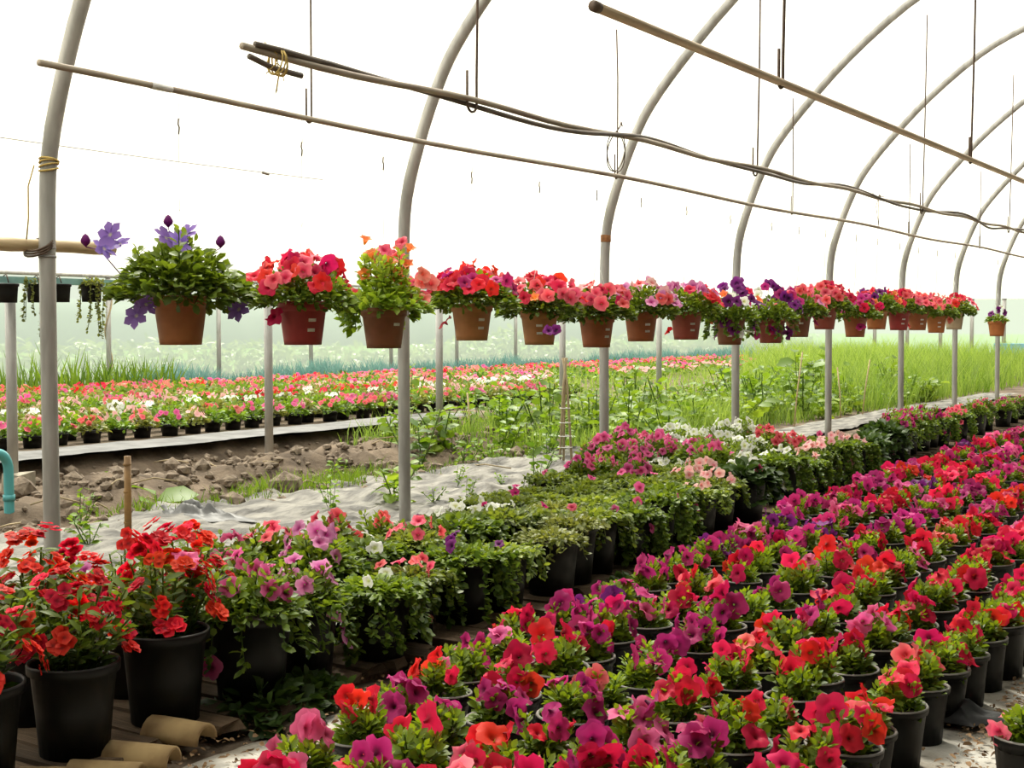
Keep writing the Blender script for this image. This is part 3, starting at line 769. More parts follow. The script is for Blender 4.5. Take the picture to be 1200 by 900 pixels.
def fg_left(y): return np.interp(y, [2.3, 3.6, 5, 7, 10, 14], [-2.12, -2.44, -2.52, -2.72, -2.82, -2.9])
rows = []
SP = .252
ROWN = ['row beside right path', 'second row from right path', 'third row from right path', 'third row from left path', 'second row from left path', 'row beside left path']
NR = 6
def fg_color(x, y, r):
    t = (x + 1.1) / -1.5
    u = r.random() + .0
    near = proj((x, y, .25))
    if near[0] > 1000 and near[1] > 640: w = dict(crimson=.5, red=.32, pink=.08, magenta=.08, coral=.02)
    elif t < .4: w = dict(crimson=.36, red=.34, magenta=.18, coral=.06, pink=.06)
    elif t < .75: w = dict(crimson=.28, red=.22, magenta=.36, coral=.06, pink=.06, purple=.02)
    else: w = dict(magenta=.44, crimson=.24, red=.16, pink=.10, purple=.06)
    return r.choices(list(w), list(w.values()))[0]
prng = random.Random(42)
nfg = 0
for k in range(NR):
    cnt = 0
    y = 2.2 + (k % 2) * .1
    while y < 15.2:
        f = k / (NR - 1)
        x = -1.16 * (1 - f) + float(fg_left(y) ) * f
        px, py = x + prng.uniform(-.03, .03), y + prng.uniform(-.035, .035)
        y += SP * (1.0 if y < 9 else 1.03)
        X, Y, dep = proj((px, py, .28))
        if not (-25 < X < 1225 and Y < 945): continue
        if prng.random() < .025 and k not in (0, 6): continue
        cnt += 1; nfg += 1
        c = fg_color(px, py, prng)
        nf = prng.choice((2, 4, 4, 5, 5, 6, 6, 7, 8))
        near = dep < 6.6
        lab_n = (NUMW[nf] + ' ' if near else '') + COLWORD[c]
        e = empty('potted_petunia', (px, py, 0), f'{lab_n} blooms, black pot, {ROWN[k]}, {nth(cnt)} from near end', 'potted plant', 'petunias in the front bed', prng.uniform(0, 6.28))
        e.rotation_euler = (prng.gauss(0, .03), prng.gauss(0, .03), prng.uniform(0, 6.28))
        sc_ = prng.uniform(.92, 1.06); e.scale = (sc_, sc_, prng.uniform(.9, 1.08))
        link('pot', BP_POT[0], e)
        if near: link('soil', BP_SOIL, e)
        link('foliage', prng.choice(FG), e, kind='stuff', scale=prng.uniform(.85, 1.2) if False else None)
        if near:
            pts = dome_points(nf, .095, .10, .195, prng.randint(0, 99999), 1.0, .35)
            spec = [c if prng.random() < .8 else {'crimson': 'red', 'red': 'coral', 'magenta': 'crimson', 'pink': 'magenta', 'coral': 'red', 'purple': 'magenta'}[c] for _ in range(nf)]; spec[0] = c
            add_flowers(e, spec, pts, .041, .28)
        else:
            link('blossoms', prng.choice(FGB[c]), e, kind='stuff', rot=(0, 0, prng.uniform(0, 6)))
print('front bed pots', nfg)

# ---- left bed: large black pots on planks
LP = [pot_mesh('large_pot', .135, .265, .10, [MT['black'], MT['greypot']], 26, .012, .03), pot_mesh('large_pot', .125, .25, .095, [MT['greypot'], MT['greypot']], 26, .012, .03)]
LP_SOIL = soil_mesh(.12, .235, MT['peat'])
SMALLP = pot_mesh('small_pot', .11, .19, .085, [MT['black'], MT['greypot']], 18)
def foliage_variants(kind, n):
    out = []
    for i in range(n):
        mb = MB()
        if kind == 'dianthus':
            for s in range(32):
                th, rr = rng.uniform(0, 2 * PI), math.sqrt(rng.uniform(0, 1)) * .13
                h = rng.uniform(.12, .27); p0 = np.array([rr * .5 * math.cos(th), rr * .5 * math.sin(th), .23]); p1 = np.array([rr * 1.5 * math.cos(th), rr * 1.5 * math.sin(th), .23 + h])
                tube(mb, [p0, (p0 + p1) / 2 + np.array([0, 0, .02]), p1], .003, 4, 0, .45, False)
                m = 16; t = np.linspace(.05, .97, m)[:, None]; P = p0 + (p1 - p0) * t
                a = np.arange(m) * 1.57 + th; D = np.stack([np.cos(a), np.sin(a), np.full(m, .55)], 1) + rng.normal(0, .2, (m, 3))
                leaves(mb, P, D, .055 * rng.uniform(.7, 1.3, m), .016, .6, .1, np.clip(t[:, 0] * .55 + rng.normal(.05, .15, m), 0, 1))
            mat = LF['mid']
        elif kind == 'mound':
            mound(mb, .165, .14, 560, .042, .02, .245, 0, .8); trails(mb, 14, .14, .26, .16, .042, .02, dens=44)
            tufts(mb, [(rng.uniform(-.1, .1), rng.uniform(-.1, .1), rng.uniform(.12, .18)) for _ in range(7)], 10, .045, .022, .25); mat = LF['mid']
        elif kind == 'trailing':
            mound(mb, .165, .075, 420, .038, .022, .25, 0, 1.0); trails(mb, 34, .145, .27, .30, .04, .025, dens=48); mat = LF['mid']
        elif kind == 'bigleaf':
            mound(mb, .17, .10, 170, .08, .05, .25, 0, .9); trails(mb, 16, .14, .27, .27, .08, .052, dens=20); mat = LF['dark']
        elif kind == 'low':
            mound(mb, .17, .05, 620, .034, .019, .25, 0, 1.25); trails(mb, 22, .14, .262, .14, .036, .02, dens=48); mat = LF['low']
        elif kind == 'lowlight':
            mound(mb, .16, .055, 560, .034, .018, .25, 0, 1.2); trails(mb, 10, .13, .262, .08, .036, .02, dens=48); mat = LF['yellow']
        elif kind == 'bright':
            mound(mb, .16, .10, 300, .05, .02, .25, 0, .8); tufts(mb, [(rng.uniform(-.12, .12), rng.uniform(-.12, .12), rng.uniform(.1, .2)) for _ in range(12)], 12, .045, .016, .25); mat = LF['light']
        out.append(mb.mesh(kind + '_foliage', mat))
    return out
FV = {k: foliage_variants(k, 3) for k in ('dianthus', 'mound', 'trailing', 'bigleaf', 'low', 'lowlight', 'bright')}
# kind: foliage, number of flowers, height of the flower dome, spread, share hanging on trails, size
KD = {'dianthus': ('dianthus', 30, .26, 1.3, .0, .043), 'full': ('mound', 13, .16, 1.05, .10, .036), 'some': ('mound', 6, .14, 1.0, .15, .036), 'trail': ('trailing', 4, .09, 1.0, .6, .03),
      'trailfull': ('trailing', 14, .10, 1.0, .55, .034), 'bigleaf': ('bigleaf', 1, .08, 1.0, .8, .03), 'low': ('low', 1, .07, 1.0, .2, .026), 'lowfl': ('low', 8, .075, .9, .1, .030), 'light': ('lowlight', 0, .07, 1, .1, .02),
      'lightfl': ('lowlight', 4, .08, 1, .5, .032), 'bright': ('bright', 8, .17, 1.1, .0, .034), 'small': ('mound', 5, .14, .9, 0, .03)}
KW = {'dianthus': 'tall plant with {} flower heads', 'full': 'dense {} petunia', 'some': 'leafy petunia with scattered {} blooms', 'trail': 'trailing plant with few {} blooms', 'trailfull': 'cascading {} petunia',
      'bigleaf': 'dark broad-leaved trailing plant', 'low': 'low green creeper with a {} bloom', 'lowfl': 'low plant with small {} blooms', 'light': 'yellow-green creeper', 'lightfl': 'yellow-green creeper with {} blooms',
      'bright': 'bright green plant with starry {} blooms', 'small': 'small mixed {} petunia'}
ZN = [(20, 700, 'dianthus', 'scarlet'), (80, 690, 'dianthus', 'scarlet'), (150, 680, 'dianthus', 'scarlet'), (220, 690, 'dianthus', 'scarlet'), (100, 620, 'some', 'lilac'), (40, 640, 'some', 'pink'), (150, 640, 'some', 'purple'),
      (250, 660, 'some', 'lilac'), (275, 700, 'some', 'pink'), (265, 620, 'bright', 'striped'), (310, 610, 'bright', 'striped'), (225, 625, 'bright', 'striped'), (285, 670, 'some', 'pink'), (340, 670, 'full', 'lilac'), (375, 625, 'full', 'coral'),
      (335, 635, 'full', 'coral'), (430, 600, 'some', 'coral'), (470, 650, 'lowfl', 'coral'), (420, 660, 'trail', 'white'), (480, 680, 'trail', 'white'), (535, 650, 'trail', 'purple'), (470, 595, 'low', 'purple'), (430, 570, 'bright', 'striped'),
      (510, 600, 'low', 'purple'), (560, 595, 'lowfl', 'white'), (575, 635, 'low', 'purple'), (650, 640, 'lightfl', 'purple'), (610, 600, 'low', 'magenta'), (640, 570, 'low', 'pink'), (600, 560, 'low', 'pink'), (660, 560, 'low', 'pink'), (700, 541, 'full', 'pink'), (735, 541, 'full', 'pink'), (670, 545, 'full', 'pink'), (740, 565, 'low', 'pink'), (700, 570, 'low', 'pink'), (520, 570, 'low', 'white'), (780, 565, 'trail', 'pink'), (640, 610, 'light', 'pink'), (730, 620, 'trail', 'pink'), (540, 620, 'trail', 'white'),
      (700, 590, 'low', 'coral'), (690, 630, 'trail', 'purple'), (750, 590, 'trail', 'pink'), (800, 590, 'trail', 'pink'), (760, 550, 'lowfl', 'white'), (840, 515, 'full', 'white'), (865, 550, 'full', 'white'), (815, 560, 'lowfl', 'palepink'),
      (905, 550, 'trailfull', 'white'), (870, 560, 'bigleaf', 'pink'), (830, 610, 'bigleaf', 'pink'), (770, 620, 'bigleaf', 'pink'), (870, 590, 'trailfull', 'palepink'), (930, 525, 'full', 'coral'), (990, 524, 'trailfull', 'palepink'), (955, 532, 'trailfull', 'palepink'), (1025, 514, 'bigleaf', 'pink'), (950, 515, 'low', 'pink'),
      (1000, 506, 'low', 'pink'), (930, 500, 'lowfl', 'white'), (880, 490, 'bright', 'striped'), (830, 540, 'some', 'pink'), (920, 480, 'some', 'crimson'), (1055, 508, 'full', 'magenta'), (980, 490, 'full', 'magenta'), (1083, 500, 'full', 'magenta'),
      (1108, 496, 'trailfull', 'coral'), (1140, 505, 'small', 'coral'), (1165, 500, 'small', 'palepink'), (1190, 490, 'small', 'red'), (1150, 480, 'small', 'coral'), (1185, 470, 'small', 'pink'), (960, 485, 'some', 'magenta')]
BED = ['front row', 'second row back', 'third row back', 'fourth row back', 'back row']
LSTUFF = {}
def left_stuff(kd, c):
    key = (kd, c)
    if key not in LSTUFF:
        f, n, hh, spd, tr, sz = KD[kd]
        LSTUFF[key] = stuff_blooms([c] * n, dome_points(n, .14, hh, .265, 500 + len(LSTUFF), spd, .6, tr), sz) if n else None
    return LSTUFF[key]
nlb = 0
for k in range(5):
    y = 2.0 + .15 * (k % 2); cnt = 0
    while y < 21:
        ex = float(edge(y))
        x = ex - .12 - k * .345
        px, py = x + prng.uniform(-.07, .05), y + prng.uniform(-.04, .04)
        y += .335 if y < 9 else .37
        X, Y, dep = proj((px, py, .34))
        if not (-35 < X < 1225): continue
        
        if k == 4 and (X < 690 or prng.random() < .3): continue
        if k == 3 and X < 560: continue
        if k == 2 and X < 40: continue
        if (py > 11.2 and k > 0) or (py > 10.8 and k > 3): continue
        if k == 0 and dep > 7.5 and prng.random() < .12: continue
        _, _, kd, c = min(ZN, key=lambda q: (q[0] - X) ** 2 + (2.2 * (q[1] - Y)) ** 2 + prng.uniform(0, 400))
        if kd == 'dianthus' and k >= 2: kd, c = 'some', prng.choice(['lilac', 'pink', 'purple'])
        cnt += 1; nlb += 1
        f, n, hh, spd, tr, sz = KD[kd]
        nm = 'potted_plant' if kd in ('bigleaf', 'low', 'light', 'trail') else ('potted_dianthus' if kd == 'dianthus' else 'large_potted_petunia')
        e = empty(nm, (px, py, .055 if k < 2 else .02), f'{KW[kd].format(COLWORD[c])}, {BED[k]} of left bed, {nth(cnt)} along', 'potted plant', 'large potted plants of the left bed', prng.uniform(0, 6.28))
        ss_ = prng.uniform(.9, 1.1) * (.85 if kd == 'small' else 1)
        e.scale = (ss_, ss_, ss_ * prng.uniform(.95, 1.05))
        link('pot', LP[1] if prng.random() < .12 else LP[0], e)
        if dep < 8: link('soil', LP_SOIL, e)
        link('foliage', prng.choice(FV[f]), e, kind='stuff')
        if dep < 10.5:
            pts = dome_points(n, .14, hh, .265, prng.randint(0, 99999), spd, 1.0 if kd == 'dianthus' else .6, tr, .06 if kd == 'dianthus' else .02)
            spec = [c] * n
            if kd == 'dianthus' and prng.random() < .3: spec[:2] = ['pink'] * 2
            if kd == 'some' and n > 3: spec[0] = prng.choice(['magenta', c])
            add_flowers(e, spec, pts, sz, name='flower_head' if kd == 'dianthus' else 'flower')
        elif left_stuff(kd, c) is not None:
            link('blossoms', left_stuff(kd, c), e, kind='stuff')
print('left bed pots', nlb)

# planks and tiles under the left bed
np_ = 0; y = 1.9; grp = None; gi = 0
plank_me = []
for i in range(5):
    mb = MB(); box(mb, (0, 0, 0), (1, 1, 1), 0, 0, .05); plank_me.append(mb.mesh('plank', MT['plank']))
while y < 17.5:
    gi += 1
    e0 = float(edge(y + .5))
    pal = empty('plank_platform', (e0, y, 0), f'low platform of weathered planks under the left bed, {nth(gi)} from near end', 'platform', 'plank platforms of the left bed')
    yy = 0.06
    while yy < 1.14:
        w = prng.uniform(.09, .13)
        ln = prng.uniform(.62, .80)
        link('plank', prng.choice(plank_me), pal, (-ln / 2 + .03 + prng.uniform(-.05, .05), yy + w / 2, .04 + prng.uniform(-.004, .006)), rot=(0, prng.gauss(0, .015), prng.gauss(0, .05)), scale=(ln, w, .03))
        yy += w + prng.uniform(.01, .04)
    for bx in (-.06, -.5):
        mb = MB(); box(mb, (bx, .6, .008), (.06, 1.17, .032), 0, 0, .004); link('bearer', mb.mesh('bearer', MT['plank']), pal)
    y += 1.2
def ridge_tile():
    mb = MB(); a = np.linspace(0, PI, 9); v = []
    for yy, s in ((0, 1.0), (.20, .9)):
        for r in (.062, .05):
            for t in a: v.append((r * s * math.cos(t), yy, r * s * math.sin(t)))
    f = []
    for i in range(8):
        f += [[i, i + 1, 19 + i - 0, 18 + i], [9 + i + 1, 9 + i, 27 + i, 27 + i + 1], [i + 1, i, 9 + i, 9 + i + 1], [18 + i, 18 + i + 1, 27 + i + 1, 27 + i]]
    f += [[0, 18, 27, 9], [8, 17, 35, 26]]
    mb.add(v, f); return mb.mesh('ridge_tile', MT['tile'])
rt = ridge_tile()
for i, (X, Y, rz, w_) in enumerate(((22, 894, -.9, 'nearest the corner'), (82, 890, -1.05, 'second from the corner'), (128, 872, -1.2, 'resting on the plank edge'), (178, 846, -1.4, 'lying farthest right under the red flowers'))):
    p = onz(X, Y, .08)
    tag(link('clay_tile', rt, loc=(p[0], p[1], .005 + .012 * i), rot=(0, 0, rz)), f'broken curved clay tile at the platform edge, {w_}', 'tile', 'broken clay tiles by the platform')

# ------------------------------------------------------------------ hanging pots
HP_PROF = [(.001, .004), (.085, .004), (.094, 0), (.098, .03), (.116, .165), (.12, .175), (.1265, .178), (.1275, .22), (.123, .221), (.118, .19)]
def hpot(mat):
    mb = MB(); ring_lathe(mb, HP_PROF, 28); return mb.mesh('hanging_pot_body', mat)
HPM = {}
HP_SOIL = soil_mesh(.117, .20, MT['peat'])
# toward the camera, as an angle in the ground plane
def sticker(ang, z, w=.04, h=.016):
    mb = MB(); n = 5; a = np.linspace(ang - w / .22, ang + w / .22, n); V = []
    for zz in (z - h / 2, z + h / 2):
        r = .094 + (zz) / .165 * .021 + .0025
        V += [(r * math.cos(t), r * math.sin(t), zz) for t in a]
    for zz in (z - h / 2, z + h / 2):
        r = .094 + (zz) / .165 * .021 + .0005
        V += [(r * math.cos(t), r * math.sin(t), zz) for t in a]
    f = [[i, i + 1, n + i + 1, n + i] for i in range(n - 1)] + [[2 * n + i, i, n + i, 3 * n + i] for i in (0, n - 1)] + [[i, 2 * n + i, 2 * n + i + 1, i + 1] for i in range(n - 1)]
    mb.add(V, f); return mb.mesh('label_sticker', MT['sticker'])
mb = MB()
tube(mb, [(0, 0, -.195), (.0, .004, -.165), (0, -.003, -.15), (0, 0, -.125)], .0036, 6)
HOOK = mb.mesh('string_hook', MT['rod'])
def hang_foliage(kind):
    mb = MB()
    if kind == 'clematis':
        mound(mb, .33, .32, 1300, .060, .034, .175, 0, .9, .6); trails(mb, 20, .17, .27, .13, .055, .032, dens=40)
        tufts(mb, [(rng.uniform(-.2, .2), rng.uniform(-.2, .2), rng.uniform(.22, .34)) for _ in range(11)], 9, .06, .03, .2); m = LF['mid']
    elif kind == 'tall':
        mound(mb, .27, .22, 560, .062, .036, .18, 0, .9); trails(mb, 18, .15, .25, .19, .055, .035, th0=(1.2, 4.6)); trails(mb, 8, .15, .25, .10, .055, .035)
        tufts(mb, [(rng.uniform(-.13, .13), rng.uniform(-.13, .13), rng.uniform(.2, .38)) for _ in range(16)], 18, .06, .026, .2); m = LF['light']
    elif kind == 'trail':
        mound(mb, .25, .27, 760, .046, .026, .18, 0, .8); trails(mb, 20, .16, .24, .22, .05, .03); m = LF['mid']
    elif kind == 'small':
        mound(mb, .15, .13, 240, .05, .028, .2, 0, .8); m = LF['light']
    else:
        mound(mb, .29, .27, 1300, .046, .026, .175, 0, .9); trails(mb, 22, .16, .25, .085, .045, .026, dens=46); m = LF['mid']
    return mb.mesh('hanging_foliage', m)
HF = {k: [hang_foliage(k) for _ in range(3 if k == 'round' else 1)] for k in ('round', 'clematis', 'tall', 'trail', 'small')}
CA = math.atan2(-1.3, 1)  # rough
HPS = [(212, 404, 'terracotta', 'clematis', [('violet', 0)], 'big leafy plant with violet star flowers in a terracotta pot, hanging nearest the first arch', None),
       (355, 404, 'redpot', 'round', [('red', 9), ('coral', 6), ('crimson', 5)], 'red and coral petunia in a bright red pot, hanging second in the row', .45),
       (450, 408, 'brown', 'tall', [('orange', 13), ('coral', 10), ('salmon', 6), ('purple', 2)], 'tall light green plant topped with orange flowers, hanging before the second arch', .65),
       (553, 399, 'tan', 'round', [('red', 10), ('magenta', 8), ('coral', 3)], 'red and magenta petunia in a brown-orange pot with side stickers, fourth hanging', .6),
       (632, 404, 'tan', 'round', [('coral', 9), ('red', 10), ('orange', 1)], 'coral and red petunia in a tan pot with centred stickers, fifth hanging', .0),
       (699, 407, 'rusty', 'round', [('coral', 10), ('palepink', 3), ('crimson', 2)], 'coral petunia in a rust-orange pot, hanging before the third arch', .75),
       (751, 400, 'rusty', 'round', [('lilac', 8), ('palepink', 4), ('coral', 4)], 'lilac petunia with coral side blooms in a rust-brown pot, seventh hanging', .5),
       (804, 398, 'brick', 'round', [('lilac', 6), ('red', 6), ('white', 2)], 'lilac and red petunia in a brick-red pot, eighth hanging', .5),
       (855, 404, 'brown', 'trail', [('purple', 9), ('orange', 3), ('red', 2), ('white', 3)], 'tall purple petunia with orange and white blooms in a brown pot, ninth hanging', .0),
       (903, 402, 'brick', 'trail', [('purple', 12), ('magenta', 6), ('white', 2)], 'dark purple trailing petunia half hiding its brick-red pot, tenth hanging', .3),
       (935, 395, 'brown', 'round', [('coral', 6), ('magenta', 4), ('lilac', 3)], 'coral and lilac petunia in a brown pot, eleventh hanging', .3),
       (966, 386, 'brick', 'round', [('coral', 9), ('crimson', 6)], 'coral-crimson petunia in a brick-red pot, hanging before the fifth arch', .5),
       (1002, 395, 'rusty', 'round', [('magenta', 11), ('crimson', 4)], 'magenta petunia in a rust-orange pot, thirteenth hanging', .5),
       (1027, 386, 'orange', 'round', [('red', 6), ('purple', 5), ('orange', 2)], 'red and purple petunia in an orange pot, fourteenth hanging', .2),
       (1053, 387, 'redpot', 'round', [('red', 8), ('coral', 7)], 'red petunia in a red pot, hanging before the sixth arch', .5),
       (1075, 387, 'rusty', 'round', [('coral', 12)], 'coral petunia in a rust-brown pot, sixteenth hanging', .5),
       (1097, 390, 'orange', 'round', [('coral', 10), ('salmon', 3)], 'coral-salmon petunia in an orange-brown pot, seventeenth hanging', .4),
       (1118, 386, 'pale', 'round', [('red', 9), ('coral', 3)], 'red petunia in a pale tan pot, second from the far end', None),
       (1168, 394, 'orange', 'small', [('purple', 4), ('white', 1)], 'small green plant with few purple blooms in an orange pot, last hanging', None)]
for i, (X, Y, pm, fk, fl, lab, st) in enumerate(HPS):
    p = onx(X, Y, -4.6); y = p[1]; zb = p[2]
    e = empty('hanging_pot', (-4.6, y, zb), lab, 'hanging pot', 'hanging flower pots')
    if pm not in HPM: HPM[pm] = hpot(MT[pm])
    link('pot', HPM[pm], e)
    link('soil', HP_SOIL, e)
    f = link('foliage', HF[fk][i % len(HF[fk])], e, kind='stuff', rot=(0, 0, i * 1.3 if fk == 'round' else 0))
    vx, vy = 4.6, -y; ca = math.atan2(vy, vx)       # direction from the pot to the viewer
    if st is not None:
        for zz in (.125, .075) if i not in (2, 9, 10, 11, 13) else (.13,):
            link('label_sticker', sticker(ca + st + random.uniform(-.05, .05), zz), e)
    # strings and the little hook below the rail
    zt = zA(y) - zb
    mb = MB(); tube(mb, [(0, 0, zt - .012), (0.004, .002, zt - .13)], .0015, 5); tube(mb, [(0, 0, zt - .19), (0, .0, .62)], .0015, 5)
    for a in (0.4, 2.5, 4.6): tube(mb, [(0, 0, .62), (.122 * math.cos(a), .122 * math.sin(a), .205)], .0014, 5)
    link('string', mb.mesh('string', MT['string']), e)
    link('hook', HOOK, e, (0, 0, zt))
    # flowers
    spec = []
    for c, n in fl: spec += [c] * n
    tov = np.array([vx, vy, 0]) / math.hypot(vx, vy); rt_ = np.array([-tov[1], tov[0], 0])
    def put(c, u, w, h, s=.038, nrm=None):
        """u: to the right as the aisle sees it, w: towards the aisle, h: height above the pot base"""
        pos = rt_ * u + tov * w + np.array([0, 0, h])
        n = nrm if nrm is not None else norm(tov * random.uniform(.2, 1) + rt_ * random.uniform(-.6, .6) + np.array([0, 0, random.uniform(.1, .9)]))
        link('flower', random.choice(FL[c]), e, pos, rot=quat_z(n, ROT()), scale=s * random.uniform(.85, 1.15))
    if fk == 'clematis':
        for u, w, h in ((-.30, .06, .49), (-.26, .05, .45), (-.33, .02, .43), (-.06, .05, .48), (-.0, .08, .46), (.03, .02, .50), (-.19, .10, .13), (-.15, .06, .18), (.26, .06, .16)): put('violet', u, w, h, .065)
        mb = MB()
        for u, w, h in ((-.41, .0, .47), (-.05, .02, .56), (.18, .03, .47), ):
            q = rt_ * u + tov * w + np.array([0, 0, h]); ring_lathe(mb, [(.002, -.03), (.02, -.012), (.022, .0), (.012, .02), (.002, .028)], 8, c=q)
            tube(mb, [rt_ * u * .6 + np.array([0, 0, .3]), rt_ * u * .85 + np.array([0, 0, h * .8 + .05]), q - np.array([0, 0, .03])], .0025, 4)
        link('bud', mb.mesh('bud', PT['purple']), e)
    elif fk == 'tall':
        for k, c in enumerate(spec):
            if c == 'purple': put(c, -.26 + .04 * k % 3, .1, .10, .035)
            elif k < 19: put(c, random.uniform(-.11, .15), random.uniform(-.1, .1), random.uniform(.38, .62), .046)
            else: put(c, random.uniform(.15, .28), random.uniform(-.05, .1), random.uniform(.25, .42), .046)
    else:
        hi = .36 if i not in (8, 9) else .42
        n = len(spec); order = spec[:]; 
        if len(fl) > 2: random.shuffle(order)
        n = int(n * 2.1) if fk != 'small' else n; order = (order + [random.choice(order) for _ in range(n - len(order))]) if len(fl) > 2 else sorted(order + [random.choice(order) for _ in range(n - len(order))], key=lambda c: [q[0] for q in fl].index(c))
        pts = dome_points(n, .285 if fk != 'small' else .13, .21 if i not in (8, 9) else .30, .225, 700 + i, 1.0, .7, .22 if fk == 'trail' else .02, .03)
        pts.sort(key=lambda q: float(np.dot(q[0], rt_)) + random.uniform(-.16, .16))
        for (q, nn), c in zip(pts, order):
            link('flower', random.choice(FL[c]), e, q, rot=quat_z(norm(nn + tov * .35), ROT()), scale=.046 * random.uniform(.85, 1.2))
# small black pots under the teal rail
SBP = pot_mesh('small_hanging_pot', .088, .14, .072, [MT['black'], MT['black']], 16)
for i, (X, fol, lab) in enumerate(((4, 0, 'small black pot on the teal rail, at the left edge of the picture'), (40, 1, 'small black pot on the teal rail, just left of the nearest arch'), (66, 0, 'small black pot on the teal rail, just right of the nearest arch'),
                                   (103, 1, 'widest black pot with long pale trailing stems on the teal rail'), (268, 0, 'small black pot on the teal rail, right of the terracotta pot'),
                                   (296, 0, 'small black pot on the teal rail, left of the red hanging pot'))):
    p = onx(X, 342, XR2 + .06)
    e = empty('hanging_pot', (XR2 + .10, p[1], p[2] - .08), lab, 'hanging pot', 'small black pots on the teal rail')
    link('pot', SBP, e)
    mb = MB(); tube(mb, [(-.04, 0, 1.655 - p[2] + .08), (-.005, 0, 1.67 - p[2] + .08), (.02, 0, .147)], .005, 5); link('hook', mb.mesh('pot_hook', MT['rod']), e)
    if fol:
        mb = MB(); trails(mb, 9, .085, .15, .50, .035, .022, dens=26); mound(mb, .09, .05, 50, .04, .025, .13); link('trailing_stems', mb.mesh('trailing_stems', LF['yellow']), e, kind='stuff')

# ------------------------------------------------------------------ sheets on the ground
def sheet(name, f_lo, f_hi, y0, y1, mat, lab, amp=.03, sc=2.5, z0=.015, nx=40, ny=160, seed=1, zfun=None, cat='plastic sheet'):
    ys = np.linspace(y0, y1, ny); t = np.linspace(0, 1, nx)
    lo = np.array([f_lo(y) for y in ys])[:, None]; hi = np.array([f_hi(y) for y in ys])[:, None]
    lo = lo + .10 * fbm(ys * 1.7, ys * 0 + seed, seed)[:, None]; hi = hi + .10 * fbm(ys * 1.7, ys * 0 + seed + 9, seed)[:, None]
    X = lo + (hi - lo) * t[None]; Y = np.repeat(ys[:, None], nx, 1) + .04 * fbm(X * 2, X * 0 + seed, seed + 3)
    Z = z0 + (np.full_like(X, .13) if lab.startswith('grey plastic strip') else np.maximum(ground_z(X, Y), -.02)) + amp * np.abs(fbm(X * sc, Y * sc * .7, seed + 5)) * 2 + amp * .6 * np.abs(fbm(X * sc * 3, Y * sc * 2.2, seed + 6))
    if zfun is not None: Z = Z + zfun(X, Y)
    edge_ = np.minimum(t, 1 - t)[None] * 12; Z = Z - .012 * np.clip(1 - edge_, 0, 1)
    mb = link(name, grid_mesh(name, X, Y, Z, mat)); return tag(mb, lab, cat)
sheet('ground_cover_sheet', lambda y: float(edge(y)) + .13, lambda y: -.1, 1.2, 18, MT['sheet'], 'silver-grey ground cover sheet under the front petunia bed', .022, 2.2, .008, 90, 300, 2)
sheet('mulch_sheet', lambda y: -6.85, lambda y: -5.0, 4.0, 11.6, MT['white_sheet'], 'crumpled white plastic sheet lying behind the nearest arch', .13, 2.6, .012, 46, 150, 4)
sheet('mulch_sheet', lambda y: -6.15, lambda y: -5.45, 13.0, 26, MT['white_sheet'], 'long white cloth lying along the edge of the tall grass', .06, 1.5, .03, 24, 150, 5, cat='cloth')
sheet('mulch_sheet', lambda y: -10.22, lambda y: -9.56, 5.5, 14.2, MT['dark_sheet'], 'grey plastic strip on the edge of the raised bed behind', .03, 1.5, .035, 20, 110, 6)
# crumpled grey bag, teal pipe end
p = onz(222, 592, .1)
t, a = np.meshgrid(np.linspace(0, 1, 22), np.linspace(0, 2 * PI, 56))
bx, by = .42 * t * np.cos(a), .22 * t * np.sin(a)
bx = bx * (1 + .25 * np.sin(3 * a + 1) + .15 * np.sin(7 * a)); bz = .055 * (1 - t ** 1.5) * (.5 + 1.5 * np.abs(vnoise(bx * 11 + 40, by * 17 + 40, 3) - .45) * 2) + .05 * np.abs(vnoise(bx * 30 + 4, by * 35 + 4, 5) - .5) * (1 - t) + .01
tag(link('crumpled_bag', grid_mesh('crumpled_bag', bx, by, bz, MT['dark_sheet']), loc=(p[0], p[1], .02)), 'crumpled grey plastic bag lying on the white sheet', 'bag')
mb = MB(); tube(mb, smooth_curve([(0, -.25, .42), (0, -.06, .43), (0, .02, .36), (0, .03, .2), (0, .03, -.05)], 5), .035, 10); ring_lathe(mb, [(.036, .1), (.042, .1), (.042, .14), (.036, .14)], 10, c=(0, .03, 0))
p = onz(6, 570, .2)
tag(link('water_pipe', mb.mesh('water_pipe', MT['teal']), loc=(p[0], p[1], 0)), 'bent teal plastic pipe at the left edge beside the concrete footing', 'pipe')
# black film rag by the right row
p = onz(1118, 836, .03)
t, a = np.meshgrid(np.linspace(0, 1, 10), np.linspace(0, 2 * PI, 22))
bx, by = .17 * t * np.cos(a) * (1 + .4 * np.sin(3 * a)), .13 * t * np.sin(a) * (1 + .3 * np.cos(2 * a))
bz = .055 * (1 - t) * (.5 + vnoise(bx * 22 + 9, by * 22 + 9, 8)) + .012
tag(link('film_scrap', grid_mesh('film_scrap', bx, by, bz, MT['black_rag']), loc=(p[0], p[1], .01)), 'scrap of black plastic film lying by the right row of pots', 'plastic scrap')
# petunia at the lower right corner
p = onz(1206, 893, .12)
e = empty('potted_petunia', (p[0], p[1], 0), 'coral petunia cut off at the lower right corner, across the path', 'potted plant', None, .4)
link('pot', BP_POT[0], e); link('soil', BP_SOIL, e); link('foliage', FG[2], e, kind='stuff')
for (q, n) in dome_points(6, .1, .09, .18, 9, 1.0): link('flower', random.choice(FL['coral']), e, q, rot=quat_z(n, ROT()), scale=.036)

